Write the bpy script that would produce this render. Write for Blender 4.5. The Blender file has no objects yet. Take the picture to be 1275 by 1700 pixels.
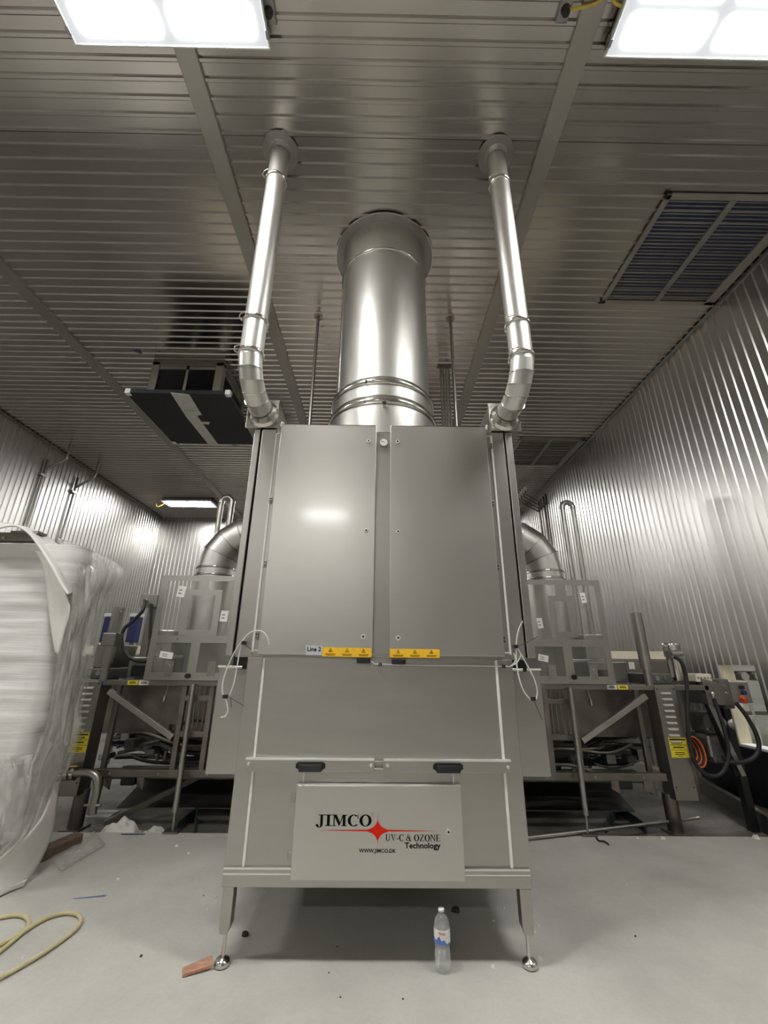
import bpy, bmesh, math, random
from mathutils import Vector, Matrix, noise
from math import sin, cos, pi, radians, hypot, atan2, sqrt
random.seed(7)
S = bpy.context.scene
COL = S.collection

# ---------------------------------------------------------------- camera, light, exposure
CAM_H = 1.25
FPX, PITCH, YAW, ROLL = 687.1, radians(19.88), radians(0.442), radians(0.564)
W0 = Vector((sin(YAW) * cos(PITCH), cos(YAW) * cos(PITCH), sin(PITCH)))
R0 = Vector((cos(YAW), -sin(YAW), 0)); U0 = R0.cross(W0)
RR = R0 * cos(ROLL) + U0 * sin(ROLL); UU = -R0 * sin(ROLL) + U0 * cos(ROLL)
cam_d = bpy.data.cameras.new('camera'); cam = bpy.data.objects.new('camera', cam_d); COL.objects.link(cam)
cam_d.sensor_fit = 'VERTICAL'; cam_d.sensor_height = 36.0; cam_d.sensor_width = 27.0
cam_d.lens = FPX / 1700 * 36; cam_d.clip_start = 0.02; cam_d.clip_end = 100
cam.matrix_world = Matrix(((RR.x, UU.x, -W0.x, 0), (RR.y, UU.y, -W0.y, 0), (RR.z, UU.z, -W0.z, CAM_H), (0, 0, 0, 1)))
S.camera = cam
S.view_settings.view_transform = 'Standard'; S.view_settings.look = 'None'
S.view_settings.exposure = 0.72; S.view_settings.gamma = 1.0; S.view_settings.use_curve_mapping = False
world = bpy.data.worlds.new('world'); S.world = world; world.use_nodes = True
world.node_tree.nodes['Background'].inputs[0].default_value = (0.5, 0.52, 0.55, 1)
world.node_tree.nodes['Background'].inputs[1].default_value = 0.02
CELL_E, LENS_E = 58.0, 0.42          # ceiling fixtures: glowing cells and the lens around them
# measured frame
HC = 4.95                           # ceiling height
XL, XR, YB, YF = -6.07, 3.64, 10.85, -9.0
F = 2.354                           # front plane of the air unit

def ray(x, y): return W0 + RR * ((x - 637.5) / FPX) - UU * ((y - 850) / FPX)
def at(x, y, Y):
    v = ray(x, y); return v * (Y / v.y) + Vector((0, 0, CAM_H))
def on_z(x, y, z=0.0):
    v = ray(x, y); return v * ((z - CAM_H) / v.z) + Vector((0, 0, CAM_H))
def at_x(x, y, X):
    v = ray(x, y); return v * (X / v.x) + Vector((0, 0, CAM_H))

# ---------------------------------------------------------------- materials
MATS = {}
def new_mat(name):
    m = bpy.data.materials.new(name); m.use_nodes = True; MATS[name] = m
    return m, m.node_tree.nodes, m.node_tree.links, m.node_tree.nodes['Principled BSDF']
def noise_chain(n, l, scale, stretch=(1, 1, 1), detail=4, rough=.55):
    tc = n.new('ShaderNodeTexCoord'); mp = n.new('ShaderNodeMapping'); mp.inputs['Scale'].default_value = stretch
    nz = n.new('ShaderNodeTexNoise'); nz.inputs['Scale'].default_value = scale; nz.inputs['Detail'].default_value = detail
    nz.inputs['Roughness'].default_value = rough
    l.new(tc.outputs['Object'], mp.inputs['Vector']); l.new(mp.outputs['Vector'], nz.inputs['Vector'])
    return nz
def ramp(n, l, src, c0, c1, p0=.3, p1=.7):
    r = n.new('ShaderNodeValToRGB'); r.color_ramp.elements[0].position = p0; r.color_ramp.elements[1].position = p1
    r.color_ramp.elements[0].color = (*c0, 1); r.color_ramp.elements[1].color = (*c1, 1); l.new(src, r.inputs[0]); return r
def mat(name, col, rough=.5, metal=0.0, var=.12, scale=8, stretch=(1, 1, 1), rvar=.08, bump=0.0, bscale=60, spec=.5, aniso=0, bstretch=None, bdist=.01):
    m, n, l, b = new_mat(name)
    nz = noise_chain(n, l, scale, stretch)
    c0 = tuple(c * (1 - var) for c in col); c1 = tuple(min(1, c * (1 + var)) for c in col)
    l.new(ramp(n, l, nz.outputs[0], c0, c1).outputs[0], b.inputs['Base Color'])
    r = ramp(n, l, nz.outputs[0], (max(.02, rough - rvar),) * 3, (min(1, rough + rvar),) * 3); l.new(r.outputs[0], b.inputs['Roughness'])
    b.inputs['Metallic'].default_value = metal; b.inputs['Specular IOR Level'].default_value = spec
    if aniso: b.inputs['Anisotropic'].default_value = aniso
    if bump:
        n2 = noise_chain(n, l, bscale, bstretch or (1, 1, 1), 3); bp = n.new('ShaderNodeBump'); bp.inputs['Strength'].default_value = bump
        bp.inputs['Distance'].default_value = bdist; l.new(n2.outputs[0], bp.inputs['Height']); l.new(bp.outputs[0], b.inputs['Normal'])
    return m
def emit(name, col, e):
    m, n, l, b = new_mat(name); b.inputs['Base Color'].default_value = (*col, 1)
    b.inputs['Emission Color'].default_value = (*col, 1); b.inputs['Emission Strength'].default_value = e; b.inputs['Roughness'].default_value = .4; return m
mat('steel', (.46, .447, .415), .38, 1, .03, 3, (1, 1, 6), .02, .02, 90, bstretch=(1, 1, .02))
mat('steel_door', (.58, .566, .525), .37, 1, .03, 1.2, (1, 1, 1), .03)
bd_ = MATS['steel_door'].node_tree.nodes['Principled BSDF']; bd_.inputs['Coat Weight'].default_value = .6; bd_.inputs['Coat Roughness'].default_value = .12
mat('steel_dark', (.30, .285, .26), .45, 1, .12, 5, (1, 1, 1), .1)
mat('steel_old', (.23, .21, .185), .5, 1, .25, 6, (1, 1, 1), .12, .1, 40)
mat('duct', (.62, .61, .575), .40, 1, .05, 3, (1, 1, .3), .04)
mat('louvre', (.85, .84, .80), .5, 1, .03, 10, (1, 1, 1), .05)  # paler than the steel: light caught by louvres and folds is in the colour
mat('chrome', (.65, .63, .59), .19, 1, .05, 6, (1, 1, 1), .04)
mat('ceiling_metal', (.60, .565, .53), .24, 1, .08, 1.0, (.25, 1, 1), .03, .03, 160, bdist=.003)
mat('batten', (.50, .475, .435), .42, 1, .08, 2, (1, 1, 1), .08)
mat('wall_metal', (.56, .55, .53), .34, 1, .04, .6, (1, 1, .5), .02, .10, 210, bdist=.004)
mat('galv', (.40, .395, .38), .4, 1, .1, 14, (1, 1, 1), .1)
mat('tube', (.42, .41, .38), .35, 1, .1, 8, (1, 1, .3), .04)
mat('white_seal', (.80, .79, .74), .5, 0, .05, 30)
mat('white_plastic', (.78, .78, .76), .4, 0, .04, 20)
mat('black_plastic', (.012, .012, .013), .42, 0, .2, 20)
mat('black_void', (.004, .004, .004), .8, 0, .1, 10)
mat('black_rubber', (.018, .018, .019), .5, 0, .2, 20)
mat('black_panel', (.007, .008, .012), .42, 0, .35, 2, bump=.03, bscale=6)
mat('blue_film', (.030, .045, .10), .35, 0, .15, 6)
mat('blue_bin', (.018, .022, .11), .45, 0, .15, 5)
mat('yellow', (.95, .55, .02), .5, 0, .04, 20)
mat('yellow_tag', (.75, .62, .03), .55, 0, .08, 20)
mat('cream', (.66, .60, .46), .6, 0, .10, 6)
mat('red_ink', (.72, .025, .010), .7, 0, .03, 20, spec=.1)
mat('black_ink', (.006, .006, .006), .8, 0, .05, 20, spec=.05)
mat('grey_ink', (.25, .25, .25), .5, 0, .05, 20)
mat('label_grey', (.55, .57, .60), .45, 0, .03, 20)
mat('tape', (.60, .59, .55), .5, 0, .10, 12)
mat('foam', (.74, .73, .69), .75, 0, .04, 12, bump=.15, bscale=90)
mat('rag', (.66, .64, .58), .9, 0, .08, 10, bump=.5, bscale=30)
mat('wood_red', (.42, .22, .14), .75, 0, .3, 22, (1, 6, 1), bump=.3, bscale=60)
mat('wood', (.17, .12, .085), .8, 0, .35, 14, (1, 8, 8), bump=.4, bscale=40)
mat('cardboard', (.28, .22, .16), .85, 0, .2, 20)
mat('hose', (.55, .48, .27), .55, 0, .12, 18)
mat('yellow_wire', (.70, .50, .08), .5, 0, .1, 20)
mat('orange', (.62, .13, .03), .5, 0, .15, 20)
mat('red_button', (.55, .03, .02), .4, 0, .05, 20)
mat('brass', (.62, .47, .22), .3, 1, .1, 20)
mat('green_steel', (.055, .075, .075), .5, .3, .3, 10)
mat('motor_grey', (.13, .125, .115), .5, .2, .2, 12)
mat('paint_chip', (.72, .71, .66), .7, 0, .1, 30)
mat('dark_chip', (.035, .030, .026), .7, 0, .3, 30)
mat('cable_white', (.66, .65, .61), .4, 0, .05, 30)
mat('tie', (.05, .045, .04), .6, 0, .1, 20)
mat('outer_wall', (.55, .55, .53), .7, 0, .05, 3)
mat('bottle_cap', (.80, .81, .82), .4, 0, .03, 20)
mat('label_white', (.80, .78, .74), .5, 0, .04, 20)
mat('label_blue', (.10, .20, .55), .5, 0, .15, 40)
mat('label_red', (.45, .12, .06), .5, 0, .1, 40)
mat('chalk_blue', (.12, .15, .32), .8, 0, .25, 30)
emit('next_room_fill', (1, 1, .97), 17.0); emit('cell', (1.0, .99, .972), CELL_E); emit('lens', (.93, .97, 1.0), LENS_E); MATS['lens'].node_tree.nodes['Principled BSDF'].inputs['Base Color'].default_value = (.12, .12, .12, 1)
# floors
def floor_mat(name, base, dirt, rough, amount, sc):
    m, n, l, b = new_mat(name)
    a = noise_chain(n, l, sc, (1, 1, 1), 6, .6); r1 = ramp(n, l, a.outputs[0], dirt, base, .5 - amount, .5 + .1)
    f = noise_chain(n, l, 55, (1, 1, 1), 4, .7); r2 = ramp(n, l, f.outputs[0], (.95,) * 3, (1.02,) * 3, .35, .65)
    mx = n.new('ShaderNodeMix'); mx.data_type = 'RGBA'; mx.blend_type = 'MULTIPLY'; mx.inputs[0].default_value = 1
    l.new(r1.outputs[0], mx.inputs[6]); l.new(r2.outputs[0], mx.inputs[7])
    l.new(mx.outputs[2], b.inputs['Base Color'])
    rr = ramp(n, l, a.outputs[0], (rough + .12,) * 3, (rough - .06,) * 3); l.new(rr.outputs[0], b.inputs['Roughness'])
    bp = n.new('ShaderNodeBump'); bp.inputs['Strength'].default_value = .08; bp.inputs['Distance'].default_value = .004
    l.new(f.outputs[0], bp.inputs['Height']); l.new(bp.outputs[0], b.inputs['Normal'])
floor_mat('epoxy', (.56, .55, .50), (.44, .432, .392), .42, .22, 1.6)
floor_mat('old_floor', (.17, .155, .138), (.07, .064, .056), .38, .16, 2.4)
# clear things
def clear(name, col, alpha, rough, bump=0, bs=20, bd=.02):
    m, n, l, b = new_mat(name); out = n['Material Output']
    b.inputs['Base Color'].default_value = (*col, 1); b.inputs['Roughness'].default_value = rough; b.inputs['Specular IOR Level'].default_value = .7
    tr = n.new('ShaderNodeBsdfTransparent'); tr.inputs[0].default_value = (.97, .97, .96, 1); mx = n.new('ShaderNodeMixShader')
    nz = noise_chain(n, l, bs, (1, 1, .35), 3); rp = ramp(n, l, nz.outputs[0], (alpha * .55,) * 3, (min(1, alpha * 1.5),) * 3, .35, .7)
    l.new(rp.outputs[0], mx.inputs[0]); l.new(tr.outputs[0], mx.inputs[1]); l.new(b.outputs[0], mx.inputs[2]); l.new(mx.outputs[0], out.inputs[0])
    if bump:
        bp = n.new('ShaderNodeBump'); bp.inputs['Strength'].default_value = bump; bp.inputs['Distance'].default_value = bd
        l.new(nz.outputs[0], bp.inputs['Height']); l.new(bp.outputs[0], b.inputs['Normal'])
clear('polycarb', (.55, .54, .51), .08, .10)
clear('film', (.80, .79, .76), .30, .16, .6, 9)
clear('pet', (.85, .86, .88), .20, .05, .25, 60, .003)
m, n, l, b = new_mat('stretch_wrap')   # white foam under layers of stretch film, wound round and round
nz = noise_chain(n, l, 3.2, (.25, .25, 7), 5, .6)
l.new(ramp(n, l, nz.outputs[0], (.56, .555, .53), (.78, .775, .745), .3, .65).outputs[0], b.inputs['Base Color'])
b.inputs['Roughness'].default_value = .32; bp = n.new('ShaderNodeBump'); bp.inputs['Strength'].default_value = .5; bp.inputs['Distance'].default_value = .015
l.new(nz.outputs[0], bp.inputs['Height']); l.new(bp.outputs[0], b.inputs['Normal'])

# ---------------------------------------------------------------- building helpers
ORG = {}
def tag(o, label=None, cat=None, group=None, kind=None):
    if label: o['label'] = label
    if cat: o['category'] = cat
    if group: o['group'] = group
    if kind: o['kind'] = kind
    return o
def empty(name, loc, label, cat, group=None, kind=None):
    o = bpy.data.objects.new(name, None); COL.objects.link(o); o.location = loc; o.empty_display_size = .1
    ORG[o] = Vector(loc); return tag(o, label, cat, group, kind)
def frame_of(d):
    d = d.normalized(); a = Vector((0, 0, 1)) if abs(d.z) < .9 else Vector((0, 1, 0))
    u = d.cross(a).normalized(); return u, d.cross(u).normalized()
class B:
    def __init__(s): s.v = []; s.f = []; s.sm = []
    def add(s, vs, fs, smooth=False):
        k = len(s.v); s.v += [Vector(p) for p in vs]; s.f += [tuple(i + k for i in f) for f in fs]; s.sm += [smooth] * len(fs); return s
    def box(s, x0, x1, y0, y1, z0, z1):
        v = [(x, y, z) for z in (z0, z1) for y in (y0, y1) for x in (x0, x1)]
        return s.add(v, [(0, 2, 3, 1), (4, 5, 7, 6), (0, 1, 5, 4), (1, 3, 7, 5), (3, 2, 6, 7), (2, 0, 4, 6)])
    def bar(s, p, q, w, h, up=None):
        p, q = Vector(p), Vector(q); d = (q - p).normalized(); up = Vector(up or (0, 0, 1))
        if abs(d.dot(up)) > .98: up = Vector((0, 1, 0))
        u = d.cross(up).normalized() * (w / 2); t = u.cross(d).normalized() * (h / 2)
        v = [c + a * u + e * t for c in (p, q) for a, e in ((-1, -1), (1, -1), (1, 1), (-1, 1))]
        return s.add(v, [(0, 1, 2, 3), (7, 6, 5, 4), (0, 4, 5, 1), (1, 5, 6, 2), (2, 6, 7, 3), (3, 7, 4, 0)])
    def cyl(s, p, q, r, r2=None, n=20, caps=True):
        p, q = Vector(p), Vector(q); r2 = r if r2 is None else r2; u, w = frame_of(q - p)
        v = []
        for c, R in ((p, r), (q, r2)): v += [c + (u * cos(2 * pi * i / n) + w * sin(2 * pi * i / n)) * R for i in range(n)]
        s.add(v, [(i, (i + 1) % n, n + (i + 1) % n, n + i) for i in range(n)], True)
        if caps: s.add(v[:n], [tuple(range(n - 1, -1, -1))]); s.add(v[n:], [tuple(range(n))])
        return s
    def ring(s, p, q, ro, ri, n=32):
        p, q = Vector(p), Vector(q); u, w = frame_of(q - p); v = []
        for c, R in ((p, ro), (q, ro), (q, ri), (p, ri)): v += [c + (u * cos(2 * pi * i / n) + w * sin(2 * pi * i / n)) * R for i in range(n)]
        for a in range(4):
            b_ = (a + 1) % 4; s.add(v, [(a * n + i, a * n + (i + 1) % n, b_ * n + (i + 1) % n, b_ * n + i) for i in range(n)], False)
        return s
    def tube(s, pts, r, n=10, sub=6, caps=True, spline=True):
        pts = [Vector(p) for p in pts]; path = spl(pts, sub) if spline and len(pts) > 2 else pts
        rr = r if isinstance(r, (list, tuple)) else None
        v = []; N = len(path); prev = None
        for i, p in enumerate(path):
            d = (path[min(i + 1, N - 1)] - path[max(i - 1, 0)]).normalized()
            if prev is None: u, w = frame_of(d)
            else:
                u = (prev - d * prev.dot(d)).normalized(); w = d.cross(u)
            prev = u; R = (rr[0] + (rr[1] - rr[0]) * i / (N - 1)) if rr else r
            v += [p + (u * cos(2 * pi * k / n) + w * sin(2 * pi * k / n)) * R for k in range(n)]
        s.add(v, [(i * n + k, i * n + (k + 1) % n, (i + 1) * n + (k + 1) % n, (i + 1) * n + k) for i in range(N - 1) for k in range(n)], True)
        if caps: s.add(v[:n], [tuple(range(n - 1, -1, -1))]); s.add(v[-n:], [tuple(range(n))])
        return s
    def lathe(s, prof, c, n=28, axis='z'):
        c = Vector(c); v = []
        for r, z in prof:
            for i in range(n):
                a = 2 * pi * i / n; p = (r * cos(a), r * sin(a), z)
                if axis == 'y': p = (p[0], -p[2], p[1])
                v.append(c + Vector(p))
        return s.add(v, [(j * n + i, j * n + (i + 1) % n, (j + 1) * n + (i + 1) % n, (j + 1) * n + i) for j in range(len(prof) - 1) for i in range(n)], True)
    def grid(s, rows, smooth=True):
        m_ = len(rows[0]); v = [p for r in rows for p in r]
        return s.add(v, [(j * m_ + i, j * m_ + i + 1, (j + 1) * m_ + i + 1, (j + 1) * m_ + i) for j in range(len(rows) - 1) for i in range(m_ - 1)], smooth)
    def prism(s, poly, y0, y1):           # polygon in x,z pushed from y0 to y1
        k = len(poly); v = [(x, y0, z) for x, z in poly] + [(x, y1, z) for x, z in poly]
        return s.add(v, [tuple(range(k)), tuple(range(2 * k - 1, k - 1, -1))] + [(i, i + k, (i + 1) % k + k, (i + 1) % k) for i in range(k)])
    def build(s, name, m, parent=None, label=None, cat=None, group=None, kind=None, bevel=0, solid=0, loc=None, fix=True):
        me = bpy.data.meshes.new(name); o = bpy.data.objects.new(name, me); COL.objects.link(o)
        if parent is not None:
            org = ORG[parent]; o.parent = parent
        else:
            if loc is None:
                xs = [p.x for p in s.v]; ys = [p.y for p in s.v]; zs = [p.z for p in s.v]
                loc = ((min(xs) + max(xs)) / 2, (min(ys) + max(ys)) / 2, min(zs))
            org = Vector(loc); o.location = org
        ORG[o] = org
        me.from_pydata([p - org for p in s.v], [], s.f)
        me.polygons.foreach_set('use_smooth', s.sm)
        if fix:
            bm = bmesh.new(); bm.from_mesh(me)
            bmesh.ops.recalc_face_normals(bm, faces=bm.faces); bm.to_mesh(me); bm.free()
        me.materials.append(MATS[m])
        if bevel:
            md = o.modifiers.new('bevel', 'BEVEL'); md.width = bevel; md.segments = 2; md.limit_method = 'ANGLE'
        if solid:
            md = o.modifiers.new('solid', 'SOLIDIFY'); md.thickness = solid; md.offset = 0
        return tag(o, label, cat, group, kind)
def spl(pts, sub=6):
    out = []
    for i in range(len(pts) - 1):
        p0 = pts[max(i - 1, 0)]; p1 = pts[i]; p2 = pts[i + 1]; p3 = pts[min(i + 2, len(pts) - 1)]
        for k in range(sub):
            t = k / sub
            out.append(.5 * ((2 * p1) + (p2 - p0) * t + (2 * p0 - 5 * p1 + 4 * p2 - p3) * t * t + (3 * p1 - p0 - 3 * p2 + p3) * t ** 3))
    out.append(pts[-1]); return out
def piece(me, name, parent, off, rot=None):
    o = bpy.data.objects.new(name, me); COL.objects.link(o); o.parent = parent; o.location = Vector(off) - ORG[parent]
    if rot: o.rotation_euler = rot
    ORG[o] = Vector(off); return o
def text_mesh(name, txt, size, m, parent, place, bold=0.0, align='LEFT', sx=1.0, sp=1.0):
    """flat lettering in the x,z plane; place = world position of the baseline start/centre; rot maps x,y -> x,z"""
    cu = bpy.data.curves.new(name, 'FONT'); cu.body = txt; cu.size = size; cu.align_x = align; cu.offset = bold; cu.space_character = sp; cu.resolution_u = 3
    o = bpy.data.objects.new(name + '_tmp', cu); COL.objects.link(o)
    dg = bpy.context.evaluated_depsgraph_get(); me = bpy.data.meshes.new_from_object(o.evaluated_get(dg))
    bpy.data.objects.remove(o); bpy.data.curves.remove(cu)
    me.transform(Matrix(((sx, 0, 0, 0), (0, 0, -1, 0), (0, 1, 0, 0), (0, 0, 0, 1)))); me.name = name
    me.materials.clear(); me.materials.append(MATS[m])
    ob = bpy.data.objects.new(name, me); COL.objects.link(ob); ob.parent = parent; ob.location = Vector(place) - ORG[parent]; ORG[ob] = Vector(place)
    return ob

# ---------------------------------------------------------------- the room
def corr(n, pitch, length, depth, flat=.62, end=.90):
    """corrugated sheet: u across the ribs, v along them, w out of the sheet"""
    us = []
    for i in range(n):
        a = i * pitch; us += [(a, 0), (a + pitch * flat, 0), (a + pitch * (flat + .10), depth), (a + pitch * end, depth)]
    us.append((n * pitch, 0)); return us
def corr_mesh(name, n, pitch, length, depth, mp, m):
    us = corr(n, pitch, length, depth) if m == 'ceiling_metal' else corr(n, pitch, length, depth, .46, .92); v = []
    for u, w in us: v += [mp(u, 0, w), mp(u, length, w)]
    # turned edges give each sheet its own thickness
    k = len(us); e = -.012
    v += [mp(0, 0, e), mp(0, length, e), mp(n * pitch, 0, e), mp(n * pitch, length, e)]
    f = [(2 * i, 2 * i + 1, 2 * i + 3, 2 * i + 2) for i in range(k - 1)] + [(0, 1, 2 * k + 1, 2 * k), (2 * k - 2, 2 * k - 1, 2 * k + 3, 2 * k + 2)]
    me = bpy.data.meshes.new(name); me.from_pydata(v, [], f); me.materials.append(MATS[m])
    bm = bmesh.new(); bm.from_mesh(me); bmesh.ops.recalc_face_normals(bm, faces=bm.faces); bm.to_mesh(me); bm.free(); return me
STEP_Y = 3.84; LOW = -.05
B().box(XL - .2, XR + .12, YF - .2, STEP_Y, -.3, 0).build('floor', 'epoxy', label='grey epoxy coated floor around the air unit', kind='structure')
B().box(XL - .2, XR + .12, STEP_Y, YB + .2, -.3, LOW).build('floor', 'old_floor', label='dirty old concrete floor under the machine behind', kind='structure')
ceil = B().box(XL - .2, XR + .2, YF - .2, YB + .2, HC + .012, HC + .2).build('ceiling', 'batten', label='dark ribbed sheet metal ceiling', kind='structure')
BAT = [-3.84, -1.295, 1.228]; bays = [XL] + BAT + [XR]
for i in range(4):
    L = bays[i + 1] - bays[i]
    me = corr_mesh('panel', 10, .0995, L, .014, lambda u, v, w: (v, u, -w), 'ceiling_metal')
    for j in range(20): piece(me, 'panel', ceil, (bays[i], YF + j * .9975, HC))
for x in BAT:
    B().box(x - .068, x + .068, YF, YB, HC - .028, HC + .01).build('trim_%d' % (BAT.index(x) + 1), 'batten', label=['flat metal strip along the ceiling, nearest the left wall', 'flat metal ceiling strip just left of the tall exhaust duct', 'flat metal ceiling strip just right of the tall exhaust duct'][BAT.index(x)], kind='structure', bevel=.004)
B().box(XR - .035, XR, YF, YB, HC - .05, HC - .012).build('trim_4', 'galv', label='metal angle where the ceiling meets the right wall', kind='structure', bevel=.004)
B().box(XL, XL + .035, YF, YB, HC - .05, HC - .012).build('trim_5', 'steel_dark', label='dark metal angle where the ceiling meets the left wall', kind='structure', bevel=.004)
PW = 1.04; PITW = PW / 10 - .0005
# left wall
wl = B().box(XL - .2, XL - .012, YF - .2, YB + .2, -.3, HC).build('wall_left', 'batten', label='ribbed metal left wall with conduits', kind='structure')
me = corr_mesh('panel', 10, PITW, HC - .0, .011, lambda u, v, w: (w, u, v), 'wall_metal')
k = 0
y = 3.60 - PW * 12
while y < YB - .2:
    if y > YF - .5: piece(me, 'panel', wl, (XL, y, 0))
    y += PW
# back wall
wb = B().box(XL - .2, XR + .2, YB + .012, YB + .2, -.3, HC).build('wall_back', 'batten', label='ribbed metal wall at the far end', kind='structure')
me = corr_mesh('panel', 10, PITW, HC, .011, lambda u, v, w: (u, -w, v), 'wall_metal')
x = XL
while x < XR - .1: piece(me, 'panel', wb, (x, YB, 0)); x += PW
wf = B().box(XL - .2, XR + .2, YF - .2, YF - .012, -.3, HC).build('wall_front', 'batten', label='ribbed metal wall behind the viewer', kind='structure')
me = corr_mesh('panel', 10, PITW, HC, .011, lambda u, v, w: (u, w, v), 'wall_metal')
x = XL
while x < XR - .1: piece(me, 'panel', wf, (x, YF, 0)); x += PW
# right wall with a pass-through cut in the insulated panel
OY0, OY1, OZ0, OZ1, TW = 4.24, 4.66, .50, 1.25, .12
wr = empty('wall_right', (XR, 3.0, 0), 'ribbed metal right wall with a small cut pass-through', 'wall', kind='structure')
del wr['category']
core = B().box(XR + .012, XR + TW, YF - .2, OY0, -.3, HC).box(XR + .012, XR + TW, OY1, YB + .2, -.3, HC).box(XR + .012, XR + TW, OY0, OY1, -.3, OZ0).box(XR + .012, XR + TW, OY0, OY1, OZ1, HC)
core.build('panel_core', 'cream', wr)
me = corr_mesh('panel', 10, PITW, HC, .011, lambda u, v, w: (-w, u, v), 'wall_metal')
S0 = 3.89; y = S0 - PW * 13
while y < YB - .2:
    if y > YF - .5 and abs(y - S0) > .1: piece(me, 'panel', wr, (XR, y, 0))
    y += PW
def rpanel(y0, y1, z0, z1):
    nn = max(2, round((y1 - y0) / .104)); mm = corr_mesh('panel', nn, (y1 - y0) / nn, z1 - z0, .011, lambda u, v, w: (-w, u, v), 'wall_metal')
    piece(mm, 'panel', wr, (XR, y0, z0))
rpanel(S0, OY0, 0, HC); rpanel(OY1, S0 + PW - .005, 0, HC); rpanel(OY0, OY1, 0, OZ0); rpanel(OY0, OY1, OZ1, HC)
B().box(XR - .012, XR + TW + .005, OY0, OY1, OZ0 - .012, OZ0 + .012).build('sill', 'white_plastic', wr, bevel=.003)
B().box(XR - .006, XR + TW, OY1 - .004, OY1 + .035, OZ0, OZ1).build('jamb', 'cream', wr)
# thin near-black panel on the wall foot below the pass-through
B().box(XR - .03, XR - .012, 3.95, 5.3, 0, .49).build('wall_foot_panel', 'black_panel', label='thin black panel along the wall foot below the pass-through', cat='sheet', bevel=.003)
# room beyond the pass-through
ox = XR + TW
B().box(ox, ox + 5.5, 0, 10, -.3, 0).build('floor', 'epoxy', label='pale floor of the next room seen through the pass-through', kind='structure')
B().box(ox + 5.5, ox + 5.7, 0, 10, -.3, 3.4).build('wall_outer', 'outer_wall', label='pale far wall of the next room', kind='structure')
B().box(ox, ox + 5.7, 9.8, 10, 0, 3.4).build('wall_outer', 'outer_wall', label='pale end wall of the next room', kind='structure')
B().box(ox, ox + 5.7, -.2, 0, 0, 3.4).build('wall_outer', 'outer_wall', label='pale near end wall of the next room', kind='structure')
B().box(ox, ox + 5.7, -.2, 10, 3.4, 3.5).build('ceiling', 'outer_wall', label='pale ceiling of the next room', kind='structure')

# ---------------------------------------------------------------- ceiling lights
def light(cx, cy, z, label, cable=None):
    r = empty('ceiling_light', (cx, cy, z), label, 'light', 'four foot ceiling lights')
    L, Wd = 1.2, .42
    B().box(cx - L / 2, cx + L / 2, cy - Wd / 2, cy + Wd / 2, z + .012, z + .075).build('housing', 'galv', r, bevel=.01)
    B().box(cx - L / 2 + .005, cx + L / 2 - .005, cy - Wd / 2 + .005, cy + Wd / 2 - .005, z + .002, z + .011).build('lens', 'lens', r)
    fr = B()
    for x0, x1, y0, y1 in ((-L / 2 - .008, L / 2 + .008, -Wd / 2 - .008, -Wd / 2 + .004), (-L / 2 - .008, L / 2 + .008, Wd / 2 - .004, Wd / 2 + .008), (-L / 2 - .008, -L / 2 + .004, -Wd / 2 + .004, Wd / 2 - .004), (L / 2 - .004, L / 2 + .008, -Wd / 2 + .004, Wd / 2 - .004)):
        fr.box(cx + x0, cx + x1, cy + y0, cy + y1, z - .006, z + .02)
    fr.build('frame', 'white_plastic', r, bevel=.004)
    for i in (-1, 1):
        for j in (-1, 1):
            a, b_ = cx + i * .285, cy + j * .098
            poly = []
            for q, (sx, sy) in enumerate(((1, 1), (-1, 1), (-1, -1), (1, -1))):
                for t in range(5):
                    an = q * pi / 2 + t * pi / 8; poly.append((a + sx * .215 + .04 * cos(an), b_ + sy * .04 + .035 * sin(an)))
            bb = B(); kk = len(poly); bb.add([(x, y, z - .002) for x, y in poly] + [(x, y, z + .002) for x, y in poly], [tuple(range(kk)), tuple(range(2 * kk - 1, kk - 1, -1))] + [(q, q + kk, (q + 1) % kk + kk, (q + 1) % kk) for q in range(kk)])
            bb.build('lamp_cell', 'cell', r)
    for i in (-.5, .5):
        B().bar((cx + i, cy, z + .07), (cx + i, cy, HC + .002), .05, .02).build('hanger', 'galv', r)
    for i in (-.3, .3):
        for sx in (-1, 1):
            B().box(cx + sx * (L / 2 + .004) - .01, cx + sx * (L / 2 + .004) + .01, cy + i * .5 - .02, cy + i * .5 + .02, z - .012, z + .05).build('clip', 'galv', r, bevel=.003)
    return r
LZ = HC - .10
light(-1.335, 1.245, LZ, 'glowing four foot ceiling light at the upper left, above the left vent pipe')
light(1.98, 1.25, LZ, 'glowing four foot ceiling light at the upper right corner')
light(-4.70, 9.55, LZ, 'small glowing ceiling light far back near the left corner')
light(-1.335, 9.55, LZ, 'far ceiling light hidden behind the air unit, left'); light(1.98, 9.55, LZ, 'far ceiling light hidden behind the air unit, right')
light(-4.70, 1.245, LZ, 'ceiling light beyond the left edge of the picture')
light(-1.45, -5.6, LZ, 'ceiling light behind the viewer, mirrored in the left door'); light(-4.70, -5.6, LZ, 'ceiling light behind the viewer near the left wall')
B().box(ox + 1.5, ox + 3, 4, 5.2, 3.36, 3.40).build('ceiling_light', 'next_room_fill', label='unseen lamp added to light the next room', cat='light')  # unseen lamp, added to brighten the floor past the pass-through
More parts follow.
